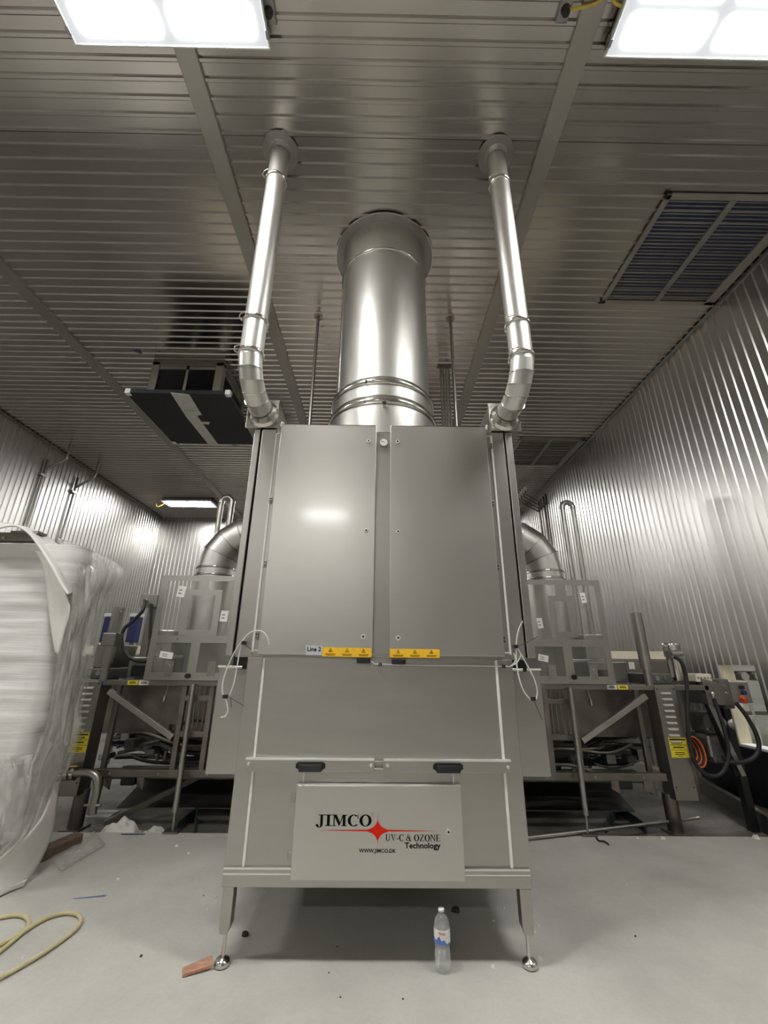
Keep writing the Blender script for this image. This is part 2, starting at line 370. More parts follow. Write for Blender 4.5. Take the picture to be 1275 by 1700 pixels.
# feed boxes and wires next to the lights
def feed_box(px, py, label):
    p = on_z(px, py, HC - .02); r = empty('junction_box', p, label, 'junction box')
    B().box(p.x - .035, p.x + .035, p.y - .06, p.y + .06, p.z - .012, HC).build('plate', 'galv', r, bevel=.006)
    B().cyl((p.x, p.y, p.z - .012), (p.x, p.y, p.z - .05), .026, .022).build('gland', 'black_plastic', r, bevel=.003)
    return p
pl = feed_box(447, 17, 'small box with black gland beside the upper left light'); pr = feed_box(938, 14, 'small box with black gland by the upper right light')
B().tube([pr + Vector((0, 0, -.02)), (1.22, 1.26, HC - .05), (1.29, 1.21, HC - .04), (1.33, 1.25, HC - .05), (1.38, 1.26, LZ + .03)], .009).build('wire', 'yellow_wire', label='yellow wire running into the upper right light', cat='wire')
B().tube([(-5.50, 9.5, HC), (-5.50, 9.5, HC - .13), (-5.45, 9.5, HC - .2), (-5.38, 9.52, HC - .16), (-5.30, 9.55, LZ + .03)], .012).build('wire', 'yellow_wire', label='yellow wire hanging at the small far light', cat='wire')

# ---------------------------------------------------------------- ceiling vents, air unit on the ceiling
def vent(x0, x1, y0, y1, label, nsl, dark, mslat):
    r = empty('ceiling_vent', ((x0 + x1) / 2, (y0 + y1) / 2, HC - .012), label, 'vent', 'flush ceiling vents')
    B().box(x0, x1, y0, y1, HC - .013, HC - .010).build('backing', dark, r)
    fr = B(); t = .045; z0, z1 = HC - .035, HC - .008
    fr.box(x0, x1, y0, y0 + t, z0, z1).box(x0, x1, y1 - t, y1, z0, z1).box(x0, x0 + t, y0, y1, z0, z1).box(x1 - t * 2.2, x1, y0, y1, z0, z1)
    fr.build('frame', 'batten', r, bevel=.004); xm = (x0 + x1) / 2 - .02
    B().box(xm - .03, xm + .03, y0 + t, y1 - t, z0, z1 - .001).build('divider', 'galv', r, bevel=.003)
    for a, b_ in ((x0 + t, xm - .03), (xm + .03, x1 - t * 2.2)):
        mm = None
        for i in range(nsl):
            yy = y0 + t + (y1 - y0 - 2 * t) * (i + .5) / nsl
            if mm is None:
                o = B().bar((a, yy, HC - .024), (b_, yy, HC - .024), .010, .003, (0, .5, .85)).build('slat', mslat, r); mm = o.data; base = yy
            else: piece(mm, 'slat', r, ORG[r] + Vector((0, yy - base, 0)))
vent(2.345, 3.56, 2.305, 3.42, 'dark louvred ceiling vent by the right wall', 30, 'blue_film', 'steel_old')
vent(2.40, 3.56, 6.32, 7.36, 'grey ceiling vent above the right wall, half behind the unit', 14, 'steel_old', 'steel_old')
r = empty('ceiling_air_unit', (-2.5, 4.85, 4.05), 'boxy ceiling air unit with black grilles, hanging left of the vent pipe', 'air unit')
ax0, ax1, ay0, ay1, az0 = -2.98, -2.06, 4.42, 5.30, 4.15
B().box(ax0 + .06, ax1 - .06, ay0 + .05, ay1 - .05, az0, HC - .02).build('core', 'black_void', r)
for x in (ax0, ax1 - .10):
    for yy in (ay0, ay1 - .10): B().box(x, x + .10, yy, yy + .10, az0, HC - .06).build('corner_post', 'steel', r, bevel=.008)
B().box(ax0, ax1, ay0, ay1, HC - .12, HC - .008).build('top_collar', 'steel_dark', r, bevel=.006)
for x in ((ax0 + ax1) / 2,): B().box(x - .018, x + .018, ay0 + .015, ay0 + .05, az0, HC - .12).build('mullion', 'steel', r)
B().box(ax1 - .05, ax1 - .015, (ay0 + ay1) / 2 - .018, (ay0 + ay1) / 2 + .018, az0, HC - .12).build('mullion', 'steel', r)
B().box(ax0 + .1, ax1 - .1, ay0 + .015, ay0 + .05, HC - .17, HC - .12).build('rail', 'steel', r); B().box(ax1 - .05, ax1 - .015, ay0 + .1, ay1 - .1, HC - .17, HC - .12).build('rail', 'steel', r)
g = B().bar((ax0 + .1, ay0 + .03, 0), ((ax0 + ax1) / 2 - .018, ay0 + .03, 0), .02, .004, (0, .6, .8)).build('slat', 'black_plastic', r); g.location.z = 4.20
for i in range(1, 20):
    for q in (0, 1):
        o = bpy.data.objects.new('slat', g.data); COL.objects.link(o); o.parent = r; o.location = (q * .378, 0, 4.20 + i * .03); ORG[o] = ORG[r]
o = bpy.data.objects.new('slat', g.data); COL.objects.link(o); o.parent = r; o.location = (.378, 0, 4.20)
ORG[g] = ORG[r]
g2 = B().bar((ax1 - .03, ay0 + .1, 0), (ax1 - .03, ay1 - .1, 0), .02, .004, (.6, 0, .8)).build('side_slat', 'black_plastic', r); g2.location.z = 4.20
for i in range(1, 20):
    o = bpy.data.objects.new('side_slat', g2.data); COL.objects.link(o); o.parent = r; o.location = (0, 0, 4.20 + i * .03)
pz = 4.05
P4 = [on_z(208, 652, pz), on_z(381, 655, pz), on_z(420, 738, pz), on_z(287, 738, pz)]
px0, px1, py0, py1 = P4[0].x, P4[1].x - .0, P4[0].y, P4[2].y
B().box(px0, px1, py0, py1, pz, pz + .05).build('bottom_panel', 'black_panel', r, 'black bottom panel taped across the middle', bevel=.004)
for x in (px0, px1):
    for yy in (py0, py1):
        sx = .05 if x == px0 else -.05; sy = .05 if yy == py0 else -.05
        B().box(min(x - sx * .15, x + sx), max(x - sx * .15, x + sx), min(yy - sy * .15, yy + sy), max(yy - sy * .15, yy + sy), pz - .006, pz + .056).build('corner_cap', 'white_plastic', r, bevel=.004)
for x in (-2.8, -2.2):
    for yy in (4.6, 5.05): B().cyl((x, yy, pz + .05), (x, yy, az0 + .02), .015).build('spacer', 'steel', r)
# tape on the panel
tp = [on_z(*q, pz - .003) for q in ((283, 652), (314, 655), (335, 689), (327, 690), (334, 700), (348, 701), (347, 705), (337, 704), (363, 739), (347, 739), (326, 713), (309, 692))]
v = [(p.x, p.y, pz - .003) for p in tp]; kk = len(v)
tape = B().add(v + [(a, b_, pz + .0005) for a, b_, c in v], [tuple(range(kk)), tuple(range(2 * kk - 1, kk - 1, -1))] + [(i, i + kk, (i + 1) % kk + kk, (i + 1) % kk) for i in range(kk)]).build('tape', 'tape', r)
tc = text_mesh('lettering', 'WILLIAM', .05, 'grey_ink', tape, on_z(305, 683, pz - .0045))
tc.rotation_euler = (radians(90), 0, 0)

# ---------------------------------------------------------------- the air treatment unit (centre)
CX = .008
U = empty('air_treatment_unit', (CX, 2.98, 0), 'tall stainless steel ozone air treatment cabinet on four legs', 'cabinet')
BK = 3.60
# lower body
B().box(-.617, .629, F + .004, BK - .02, .30, 1.27).build('lower_body', 'steel', U, bevel=.003)
for x0, x1 in ((-.703, -.618), (.630, .716)):
    B().box(x0, x1, F, BK, .30, 1.268).build('lower_post', 'steel', U, bevel=.005)
for x in (-.6135, .6265):
    B().box(x - .0058, x + .0058, F - .004, F + .01, .358, 1.262).build('seal_strip', 'white_seal', U)
# bottom rail, in two steps
B().box(-.700, .706, F - .012, BK, .338, .356).build('base_lip', 'steel', U, bevel=.003)
B().box(-.700, .706, F - .014, F + .05, .285, .334).build('base_rail', 'steel', U, bevel=.004)
B().box(-.700, .706, BK - .05, BK, .285, .334).build('base_rail', 'steel', U, bevel=.004)
B().box(-.66, .67, F + .05, BK - .05, .29, .32).build('base_plate', 'steel_dark', U)
for z_ in (.3545, .3355): B().box(-.699, .705, F - .0155, F - .008, z_ - .003, z_ + .003).build('base_glint', 'louvre', U)  # pale strips paint the bright lit edges of the base lip
for x0, x1, mx in ((-.692, -.642, 1), (.650, .702, -1)):
    for y0 in (F - .012, BK - .06):
        lg = B(); xa, xb = (x0 + .006, x1 - .012) if mx > 0 else (x0 + .012, x1 - .006)
        lg.add([(x0, y0, .285), (x1, y0, .285), (x1, y0 + .055, .285), (x0, y0 + .055, .285), (x0, y0, .145), (x1, y0, .145), (x1, y0 + .055, .145), (x0, y0 + .055, .145),
                (xa, y0 + .004, .118), (xb, y0 + .004, .118), (xb, y0 + .05, .118), (xa, y0 + .05, .118)],
               [(0, 1, 2, 3), (0, 4, 5, 1), (1, 5, 6, 2), (2, 6, 7, 3), (3, 7, 4, 0), (4, 8, 9, 5), (5, 9, 10, 6), (6, 10, 11, 7), (7, 11, 8, 4), (11, 10, 9, 8)])
        lo = lg.build('leg', 'steel', U, bevel=.003); cx_, cy_ = (x0 + x1) / 2, y0 + .028
        B().cyl((cx_, cy_, .025), (cx_, cy_, .12), .0085).build('stem', 'chrome', lo)
        B().lathe([(0, .034), (.011, .034), (.014, .030), (.026, .026), (.033, .017), (.034, .007), (.029, 0), (0, 0)], (cx_, cy_, 0)).build('foot', 'chrome', lo)
# upper body: wider than the lower one
B().box(-.775, .788, F + .006, BK, 1.266, 2.655).build('upper_body', 'steel', U, bevel=.003)
for x0, x1 in ((-.776, -.684), (.711, .790)):
    B().box(x0, x1, F, F + .03, 1.272, 2.662).build('upper_post', 'steel', U, bevel=.004)
for x in (-.680, .707):
    B().box(x - .0055, x + .0055, F - .006, F + .01, 1.292, 2.632).build('seal_strip', 'white_seal', U)
for x0, x1 in ((-.676, -.640), (.668, .703)):
    B().box(x0, x1, F - .001, F + .01, 1.29, 2.66).build('hinge_strip', 'steel', U)
    B().box(x0, x1, F - .006, F + .005, 1.298, 1.305).build('strip_end', 'white_seal', U); B().box(x0, x1, F - .006, F + .005, 2.628, 2.634).build('strip_end', 'white_seal', U)
for x0, x1 in ((-.828, -.789), (.801, .846)):
    B().box(x0, x1, F + .004, BK - .05, 1.275, 2.664).build('side_panel', 'steel', U, bevel=.004)
for x0, x1 in ((-.789, -.777), (.790, .801)):
    B().box(x0, x1, F + .022, BK - .05, 1.28, 2.655).build('gap_shade', 'black_void', U)  # black filler paints the shade inside the open gap
# under the upper overhang
for x0, x1 in ((-.79, -.70), (.715, .80)):
    B().box(x0, x1, F + .03, F + .25, 1.205, 1.275).build('latch_block', 'black_plastic', U, bevel=.006)
    B().cyl((x0 - .03, F + .02, 1.215), (x1 - .03, F + .02, 1.215), .008).build('latch_pin', 'chrome', U)
# side boxes
for i, (x0, x1) in enumerate(((-.885, -.712), (.725, .895))):
    sb = B().box(x0, x1, F + .10, 3.35, .70, 1.215).build('side_box', 'steel', U, bevel=.006)
    B().box(x0 - .004, x1 + .004, F + .094, F + .12, 1.212, 1.222).build('box_lip', 'white_seal', sb)
for x0, x1 in ((-.712, -.703), (.716, .725)): B().box(x0, x1, F + .11, 3.30, .72, 1.21).build('gap_shade', 'black_void', U)  # black filler paints the dark gap beside each side box
# centre mullion
B().box(-.040, .060, F - .002, F + .012, 1.27, 2.645).build('centre_post', 'steel', U, bevel=.002)
B().box(-.040, .060, F - .004, F + .02, 2.640, 2.652).build('post_cap', 'chrome', U, bevel=.002)
B().box(-.033, .053, F - .006, F + .01, 1.288, 1.294).build('post_foot', 'chrome', U)
# gauge
gz = 2.567
ga = B().cyl((.012, F, gz), (.012, F - .022, gz), .030, .030, 28).build('gauge', 'chrome', U, bevel=.003)
B().cyl((.012, F - .0222, gz), (.012, F - .0235, gz), .025, .025, 28).build('dial', 'white_plastic', ga)
B().bar((.012 - .015, F - .0245, gz + .006), (.012 + .008, F - .0245, gz - .003), .001, .003).build('needle', 'black_ink', ga)
for i in range(9):
    a = radians(220 - i * 32.5); B().bar((.012 + .018 * cos(a), F - .0242, gz + .018 * sin(a)), (.012 + .022 * cos(a), F - .0242, gz + .022 * sin(a)), .001, .002).build('tick', 'black_ink', ga)
# doors
DF = F - .030
def warn(parent, x0, z0, w, h, kind_, Y, sk):
    st = B().add([(x0, Y, z0), (x0 + w, Y, z0 + sk), (x0 + w, Y, z0 + h + sk), (x0, Y, z0 + h), (x0, Y + .0012, z0), (x0 + w, Y + .0012, z0 + sk), (x0 + w, Y + .0012, z0 + h + sk), (x0, Y + .0012, z0 + h)],
                 [(0, 1, 2, 3), (7, 6, 5, 4), (0, 4, 5, 1), (1, 5, 6, 2), (2, 6, 7, 3), (3, 7, 4, 0)]).build('warning_sticker', 'yellow', parent)
    cx_, cz_ = x0 + w / 2, z0 + h * .64 + sk / 2; s_ = h * .26; yy = Y - .0005
    tri = [(cx_ + s_ * 1.05 * cos(a), cz_ + s_ * 1.05 * sin(a)) for a in (pi / 2, pi / 2 + 2 * pi / 3, pi / 2 + 4 * pi / 3)]
    bb = B()
    inn = [(cx_ + (x - cx_) * .72, cz_ + (z - cz_) * .72) for x, z in tri]
    for i in range(3):
        j = (i + 1) % 3; bb.add([(tri[i][0], yy, tri[i][1]), (tri[j][0], yy, tri[j][1]), (inn[j][0], yy, inn[j][1]), (inn[i][0], yy, inn[i][1])], [(0, 1, 2, 3)])
    if kind_ == 'bang':
        bb.box(cx_ - .0012, cx_ + .0012, yy, yy + .0002, cz_ - .002, cz_ + .0065); bb.box(cx_ - .0012, cx_ + .0012, yy, yy + .0002, cz_ - .0050, cz_ - .0030)
    elif kind_ == 'sun':
        for i in range(4):
            a = i * pi / 4; bb.bar((cx_ - .005 * cos(a), yy, cz_ - .001 - .005 * sin(a)), (cx_ + .005 * cos(a), yy, cz_ - .001 + .005 * sin(a)), .0012, .0003)
    else:
        bb.bar((cx_ - .003, yy, cz_ - .004), (cx_ + .003, yy, cz_ + .001), .0015, .0003); bb.bar((cx_ + .003, yy, cz_ + .001), (cx_ - .002, yy, cz_ + .004), .0015, .0003)
    for q in range(2): bb.box(cx_ - w * (.32 - .05 * q), cx_ + w * (.32 - .05 * q), yy, yy + .0002, z0 + h * (.26 - .13 * q) + sk / 2, z0 + h * (.31 - .13 * q) + sk / 2)
    bb.build('warning_print', 'black_ink', st, fix=False)
def door(x0, x1, locks, label):
    d = B().box(x0, x1, DF, F - .003, 1.281, 2.684).build('door', 'steel_door', U, label, bevel=.004)
    B().box(x0 + .006, x1 - .006, DF - .0012, DF + .004, 2.6815, 2.6850).build('top_fold', 'chrome', d)
    for (px, py) in locks:
        p = at(px, py, DF); B().cyl((p.x, DF, p.z), (p.x, DF - .010, p.z), .0135, .0115, 20).build('lock', 'louvre', d)
        B().cyl((p.x, DF - .0101, p.z), (p.x, DF - .011, p.z), .006, .006, 12).build('keyhole', 'black_void', d)
    return d
dl = door(-.648, -.034, ((612, 733), (608, 881), (603, 1057)), 'left door with the grey line label'); dr = door(.054, .670, ((660, 734), (661, 883), (661, 1059)), 'right door')
for par, hs in ((dl, ((466, 737), (449, 830), (440, 936), (426, 1056))), (dr, ((815, 740), (818, 836), (827, 942), (837, 1062)))):
    for q in hs:
        p = at(*q, F - .01); hb = B().box(p.x - .009, p.x + .009, F - .014, F - .004, p.z - .018, p.z + .018).build('hinge', 'galv', par, bevel=.002)
        for dz in (-.009, .009): B().cyl((p.x, F - .0135, p.z + dz), (p.x, F - .017, p.z + dz), .0045, .004, 10).build('hinge_screw', 'black_plastic', par)
SY = DF - .0013
a0 = at(507, 1087.5, SY); a1 = at(534.5, 1088, SY); top = at(507, 1071.5, SY)
ln = B().box(a0.x, a1.x, SY, DF, a0.z, top.z).build('line_label', 'label_grey', dl, 'grey sticker reading Line 2', bevel=.0004)
text_mesh('lettering', 'Line 2', .030, 'black_ink', ln, ((a0.x + a1.x) / 2, SY - .0006, a0.z + .020), bold=.0007, align='CENTER')
xs = [at(x, 1082, SY).x for x in (535, 562.5, 590, 617)]; zb = at(575, 1090, SY).z; zt = at(575, 1074.5, SY).z
for i, kd in enumerate(('sun', 'ozone', 'bang')): warn(dl, xs[i] + .0004, zb - .001 * i, xs[i + 1] - xs[i] - .0008, zt - zb, kd, SY, -.001)
xs = [at(x, 1085, SY).x for x in (647, 675, 702.5, 730)]; zb = at(690, 1092, SY).z; zt = at(690, 1077.5, SY).z
for i, kd in enumerate(('bang', 'ozone', 'sun')): warn(dr, xs[i] + .0004, zb, xs[i + 1] - xs[i] - .0008, zt - zb, kd, SY, 0)
for px0_, px1_, py_ in ((592, 614.5, 1096.5), (650, 673.5, 1098.5)):
    a = at(px0_, py_ - 4, DF); b_ = at(px1_, py_ + 4.5, DF); B().box(a.x, b_.x, DF - .004, F, b_.z, min(a.z, 1.281)).build('door_switch', 'black_plastic', U, bevel=.004)
# handle bars
for x0, x1, h0, h1, bolts in ((-.652, -.016, 491, 540, ((413, 1268), (616, 1271))), (.026, .659, 719, 769, ((643, 1271), (843, 1274)))):
    hb = B().box(x0, x1, F - .022, F - .002, .741, .797).build('handle_bar', 'steel', U, bevel=.003)
    B().box(x0 + .002, x1 - .002, F - .0235, F - .0, .790, .7985).build('bar_fold', 'louvre', hb, bevel=.001)
    for q in bolts:
        p = at(*q, F - .022); B().cyl((p.x, F - .022, p.z), (p.x, F - .030, p.z), .0085, .006, 14).build('bolt', 'louvre', hb)
    a = at(h0, 1266, F - .03); b_ = at(h1, 1268, F - .03); zc = .766
    hd = B().prism([(a.x, zc - .008), (a.x + .022, zc - .020), (b_.x - .022, zc - .020), (b_.x, zc - .008), (b_.x, zc + .010), (b_.x - .012, zc + .018), (a.x + .012, zc + .018), (a.x, zc + .010)], F - .024, F - .022)
    hd.add([(a.x + .018, F - .05, zc - .020), (b_.x - .018, F - .05, zc - .020), (b_.x - .018, F - .045, zc + .008), (a.x + .018, F - .045, zc + .008), (a.x + .014, F - .022, zc - .020), (b_.x - .014, F - .022, zc - .020), (b_.x - .014, F - .022, zc + .012), (a.x + .014, F - .022, zc + .012)],
           [(0, 1, 2, 3), (7, 6, 5, 4), (0, 4, 5, 1), (1, 5, 6, 2), (2, 6, 7, 3), (3, 7, 4, 0)])
    ho = hd.build('handle', 'black_plastic', hb, bevel=.003)
for z in (.788, .757): B().cyl((-.018, F - .008, z), (.028, F - .008, z), .006).build('link_rod', 'chrome', U)
for x in (-.362, .372): B().box(x - .003, x + .003, F - .002, F + .006, .69, .745).build('seal_strip', 'white_seal', U)
# access panel with printed logo
AF = F - .028
ap = B().box(-.391, .404, AF, F + .001, .316, .689).build('access_panel', 'steel_door', U, 'low front panel printed with the maker name', bevel=.005)
B().box(-.389, .402, AF + .001, F - .002, .686, .6915).build('top_fold', 'louvre', ap, bevel=.001)
p = at(744, 1380, AF); B().cyl((p.x, AF, p.z), (p.x, AF - .012, p.z), .012, .010, 20).build('lock', 'louvre', ap); B().cyl((p.x, AF - .0121, p.z), (p.x, AF - .013, p.z), .005, .005, 12).build('keyhole', 'black_void', ap)
for q in ((487, 1325), (481, 1420)):
    p = at(*q, F); B().box(p.x - .012, p.x + .012, F - .006, F + .002, p.z - .016, p.z + .016).build('hinge', 'galv', ap, bevel=.002)
LY = AF - .0008
def lp(px, py): return at(px, py, LY)
# star: thin points with a swollen middle
c = lp(627, 1379); tipU = lp(627.5, 1348).z - c.z; tipD = c.z - lp(627, 1409).z; tipL = c.x - lp(526, 1377).x; tipR = lp(730, 1379.5).x - c.x
core_ = .0385
def arm(L, d, t, cw):
    out = []
    for i in range(13):
        u = i / 12; w = cw * (1 - u) ** 1 if False else 0
        x = u * L
        k_ = max(0.0, 1 - x / core_)
        h = t * (1 - u) + .020 * k_ ** 1.6 + (.010 * k_)
        out.append((x, h))
    return out
out_ = []
for L, t, ux, uz in ((tipR, .0042, 1, 0), (tipU, .0030, 0, 1), (tipL, .0042, -1, 0), (tipD, .0030, 0, -1)):
    pf = arm(L, 0, t, 0)[1:]
    lo_ = [(c.x + ux * x + uz * h, c.z + uz * x - ux * h) for x, h in pf if h < x]; hi_ = [(c.x + ux * x - uz * h, c.z + uz * x + ux * h) for x, h in reversed(pf) if h < x]
    out_ += lo_ + hi_
star = B()
for i in range(len(out_)):
    a, b_ = out_[i], out_[(i + 1) % len(out_)]; star.add([(c.x, LY, c.z), (a[0], LY, a[1]), (b_[0], LY, b_[1])], [(0, 1, 2)])
star.build('star', 'red_ink', ap, fix=False)
def quad(*p): return list(p)
def rect(a, b_, c_, d): return [(a, b_), (c_, b_), (c_, d), (a, d)]
def arcs(cx_, cy_, ro, so, ri, si, a0_, a1_, n_=18):
    out = []
    for i in range(n_):
        t0 = radians(a0_ + (a1_ - a0_) * i / n_); t1 = radians(a0_ + (a1_ - a0_) * (i + 1) / n_)
        out.append([(cx_ + ro * cos(t0), cy_ + so * sin(t0)), (cx_ + ro * cos(t1), cy_ + so * sin(t1)), (cx_ + ri * cos(t1), cy_ + si * sin(t1)), (cx_ + ri * cos(t0), cy_ + si * sin(t0))])
    return out
GL = {
 'J': (.60, [rect(.26, .15, .46, 1), rect(.12, .925, .60, 1)] + arcs(.20, .15, .26, .30, .06, .24, -175, 0, 12) + arcs(.02, .06, .10, .10, 0, 0, 0, 360, 12)),
 'I': (.56, [rect(.17, 0, .39, 1), rect(.03, 0, .53, .075), rect(.03, .925, .53, 1)]),
 'M': (1.16, [rect(.11, 0, .20, 1), rect(.0, 0, .32, .075), rect(.0, .925, .3, 1), [(.10, 1), (.34, 1), (.66, .22), (.53, 0)], [(.53, 0), (.60, .10), (.90, 1), (.80, 1)], rect(.82, 0, 1.03, 1), rect(.71, 0, 1.14, .075), rect(.84, .925, 1.14, 1)]),
 'C': (.90, arcs(.50, .5, .47, .525, .23, .445, 48, 315) + [rect(.80, .64, .845, 1.01)] + [[(.80, .80), (.845, .64), (.80, .64), (.76, .80)]]),
 'O': (1.0, arcs(.50, .5, .47, .525, .23, .445, 0, 360, 28)),
 'U': (.98, [rect(.12, .3, .30, 1), rect(.0, .925, .42, 1), rect(.71, .3, .80, 1), rect(.60, .925, .94, 1)] + arcs(.46, .3, .34, .32, .16, .25, 180, 360, 12)),
 'V': (.92, [[(.06, 1), (.28, 1), (.54, .16), (.46, 0)], [(.46, 0), (.55, .18), (.84, 1), (.74, 1)], rect(-.02, .925, .40, 1), rect(.62, .925, .94, 1)]),
 '-': (.48, [rect(.06, .27, .42, .39)]),
 'Z': (.88, [rect(.06, .93, .82, 1), rect(.04, 0, .84, .07), [(.04, .02), (.24, .02), (.82, .98), (.62, .98)], rect(.06, .72, .11, 1), rect(.79, 0, .84, .28)]),
 'N': (1.0, [rect(.11, 0, .20, 1), rect(.02, 0, .31, .075), rect(.0, .925, .3, 1), [(.10, 1), (.32, 1), (.86, .0), (.80, .0)], [(.32, 1), (.30, .98), (.80, 0), (.86, .12)], rect(.78, 0, .87, 1), rect(.68, .925, .98, 1)]),
 'E': (.84, [rect(.12, 0, .32, 1), rect(.0, 0, .78, .06), rect(.0, .94, .74, 1), rect(.3, .47, .58, .54), rect(.54, .36, .585, .65), rect(.70, .72, .745, 1), rect(.74, 0, .79, .28)]),
 '&': (1.0, arcs(.42, .76, .24, .25, .12, .19, 0, 360, 16) + arcs(.38, .27, .36, .29, .18, .22, 30, 330, 16) + [[(.26, .70), (.46, .66), (.94, .0), (.68, .0)], rect(.60, .55, .98, .60), [(.74, .58), (.82, .58), (.62, .16), (.54, .22)]]),
 ' ': (.36, []),
}
def glyphs(name, txt, x0, x1, z0, z1, m_, parent):
    tot = sum(GL[ch][0] for ch in txt); sx = (x1 - x0) / tot; sz = z1 - z0; x = x0; bb = B(); lay = 0
    for ch in txt:
        for poly in GL[ch][1]:
            lay += 1; yy = LY - .00002 * (lay % 7)
            bb.add([(x + px * sx, yy, z0 + pz_ * sz) for px, pz_ in poly], [tuple(range(len(poly)))])
        x += GL[ch][0] * sx
    return bb.build(name, m_, parent, fix=False)
glyphs('lettering', 'JIMCO', lp(525.5, 1372).x, lp(617.5, 1372).x, lp(570, 1371.5).z, lp(570, 1352.5).z, 'black_ink', ap)
glyphs('lettering', 'UV-C & OZONE', lp(639.5, 1396).x, lp(731.5, 1396).x, lp(685, 1396.5).z, lp(685, 1385.5).z, 'black_ink', ap)
t = text_mesh('lettering', 'Technology', .031, 'black_ink', ap, lp(731, 1408.5), bold=.0009, align='RIGHT', sx=1.13)
t = text_mesh('lettering', 'WWW.JIMCO.DK', .0205, 'black_ink', ap, lp(626.5, 1415.5), bold=.0006, align='CENTER', sx=1.06)
q = lp(619, 1352); rg = B()
for pol in arcs(q.x, q.z, .0085, .0085, .0070, .0070, 0, 360, 20): rg.add([(x, LY, z) for x, z in pol], [(0, 1, 2, 3)])
rg.build('registered_mark', 'grey_ink', ap, fix=False); text_mesh('lettering', 'R', .013, 'grey_ink', ap, (q.x, LY, q.z - .0045), align='CENTER')
# inlet boxes on top of the unit
for s_, (x0, x1) in ((-1, (-.887, -.682)), (1, (.703, .908))):
    bx = B().add([(x0, F - .012, 2.668), (x1, F - .012, 2.668), (x1, F + .004, 2.668), (x0, F + .004, 2.668), (x0, F - .012, 2.878), (x1, F - .012, 2.878), (x1, F + .004, 2.878), (x0, F + .004, 2.878)],
                 [(3, 2, 1, 0), (4, 5, 6, 7), (0, 1, 5, 4), (1, 2, 6, 5), (2, 3, 7, 6), (3, 0, 4, 7)]).build('inlet_plate', 'chrome', U, bevel=.002)
    xi0, xi1 = (x0 + .008, x1 - .006)
    B().box(xi0, xi1, F + .004, F + .55, 2.672, 2.872).build('inlet_box', 'steel', U, bevel=.003)
    xk = -.655 if s_ < 0 else .680
    B().tube([(xk, F - .012, 2.675), (xk, F - .012, 2.70), (xk + .006, F - .005, 2.71), (xk + .012, F + .01, 2.70)], .006).build('hook', 'white_seal', U)
    B().tube([(xk - s_ * .02, F + .30, 2.66), (xk - s_ * .05, F + .30, 2.70), (xk - s_ * .10, F + .30, 2.71), (xk - s_ * .14, F + .30, 2.66)], .02).build('cable_loop', 'black_rubber', U)
# ---------------------------------------------------------------- two vent pipes with elbows
def vent_pipe(xp, xb, Yp, zc, clamps, label, hook):
    r = empty('vent_pipe', (xb, F - .012, zc), label, 'pipe', 'slim vent pipes up to the ceiling'); R = .0705; RB = .20
    B().lathe([(.100, 0), (.100, .006), (.090, .010), (.086, .030), (.078, .045), (.076, .07)], (xb, F - .012, zc), 32, 'y').build('collar', 'chrome', r)
    n_ = 5; cy, cz = Yp + RB, zc + RB; y_s = F - .012
    nodes = [(Vector((xb, y_s - .02, zc)), 0)]
    for i in range(n_ + 1):
        a = pi / 2 * i / n_; p_ = Vector((xb + (xp - xb) * i / n_, cy - RB * sin(a), cz - RB * cos(a))); nodes.append((p_, a))
    for i in range(len(nodes) - 1):
        (p_, a), (q_, b_) = nodes[i], nodes[i + 1]; v = []
        for (cpt, an) in ((p_, a), (q_, b_)):
            v += [cpt + Vector((R * cos(t_), R * sin(t_) * -sin(-an) * -1 if False else R * sin(t_) * sin(an), R * sin(t_) * cos(an))) for t_ in [2 * pi * k_ / 32 for k_ in range(32)]]
        B().add(v, [(k_, (k_ + 1) % 32, 32 + (k_ + 1) % 32, 32 + k_) for k_ in range(32)], True).build('elbow_section', 'duct', r)
        d_ = Vector((0, -cos(b_), sin(b_)))
        if i < len(nodes) - 2: B().ring(q_ - d_ * .003, q_ + d_ * .003, R + .0045, R - .003).build('seam', 'chrome', r)
    z = nodes[-1][0].z
    zs = [z] + clamps + [HC - .002]
    for i in range(len(zs) - 1):
        B().cyl((xp, Yp, zs[i]), (xp, Yp, zs[i + 1]), R - .0015 * (i == len(zs) - 2), None, 36, False).build('pipe_section', 'duct', r)
    for z_ in clamps:
        cl = B().lathe([(R, -.016), (R + .006, -.014), (R + .0105, -.004), (R + .0105, .004), (R + .006, .014), (R, .016)], (xp, Yp, z_), 36).build('clamp', 'chrome', r)
        B().tube([(xp + hook * (R + .008), Yp - .02, z_), (xp + hook * (R + .018), Yp - .04, z_ - .002), (xp + hook * (R + .006), Yp - .065, z_ + .006), (xp + hook * (R - .03), Yp - .078, z_ + .012)], .004, 8).build('clamp_lever', 'chrome', cl)
    B().ring((xp, Yp, HC - .022), (xp, Yp, HC - .014), .137, R - .002, 40).build('ceiling_flange', 'galv', r)
    B().lathe([(R, -.06), (R + .006, -.06), (R + .008, -.022), (R + .02, -.0225)], (xp, Yp, HC), 36).build('flange_neck', 'galv', r)
zL = [at(418, 580, 1.99).z + .005, at(425, 520, 1.99).z, at(455, 284, 1.99).z]; zR = [at(859, 582, 1.99).z, at(851, 527, 1.99).z, at(826, 289, 1.99).z]
vent_pipe(-.806, -.778, 2.062, 2.768, [3.005, 3.255, 4.585], 'slim steel vent pipe with elbow rising left of the exhaust duct', -1)
vent_pipe(.852, .808, 2.062, 2.768, [3.015, 3.262, 4.588], 'slim steel vent pipe with elbow rising right of the exhaust duct', -1)
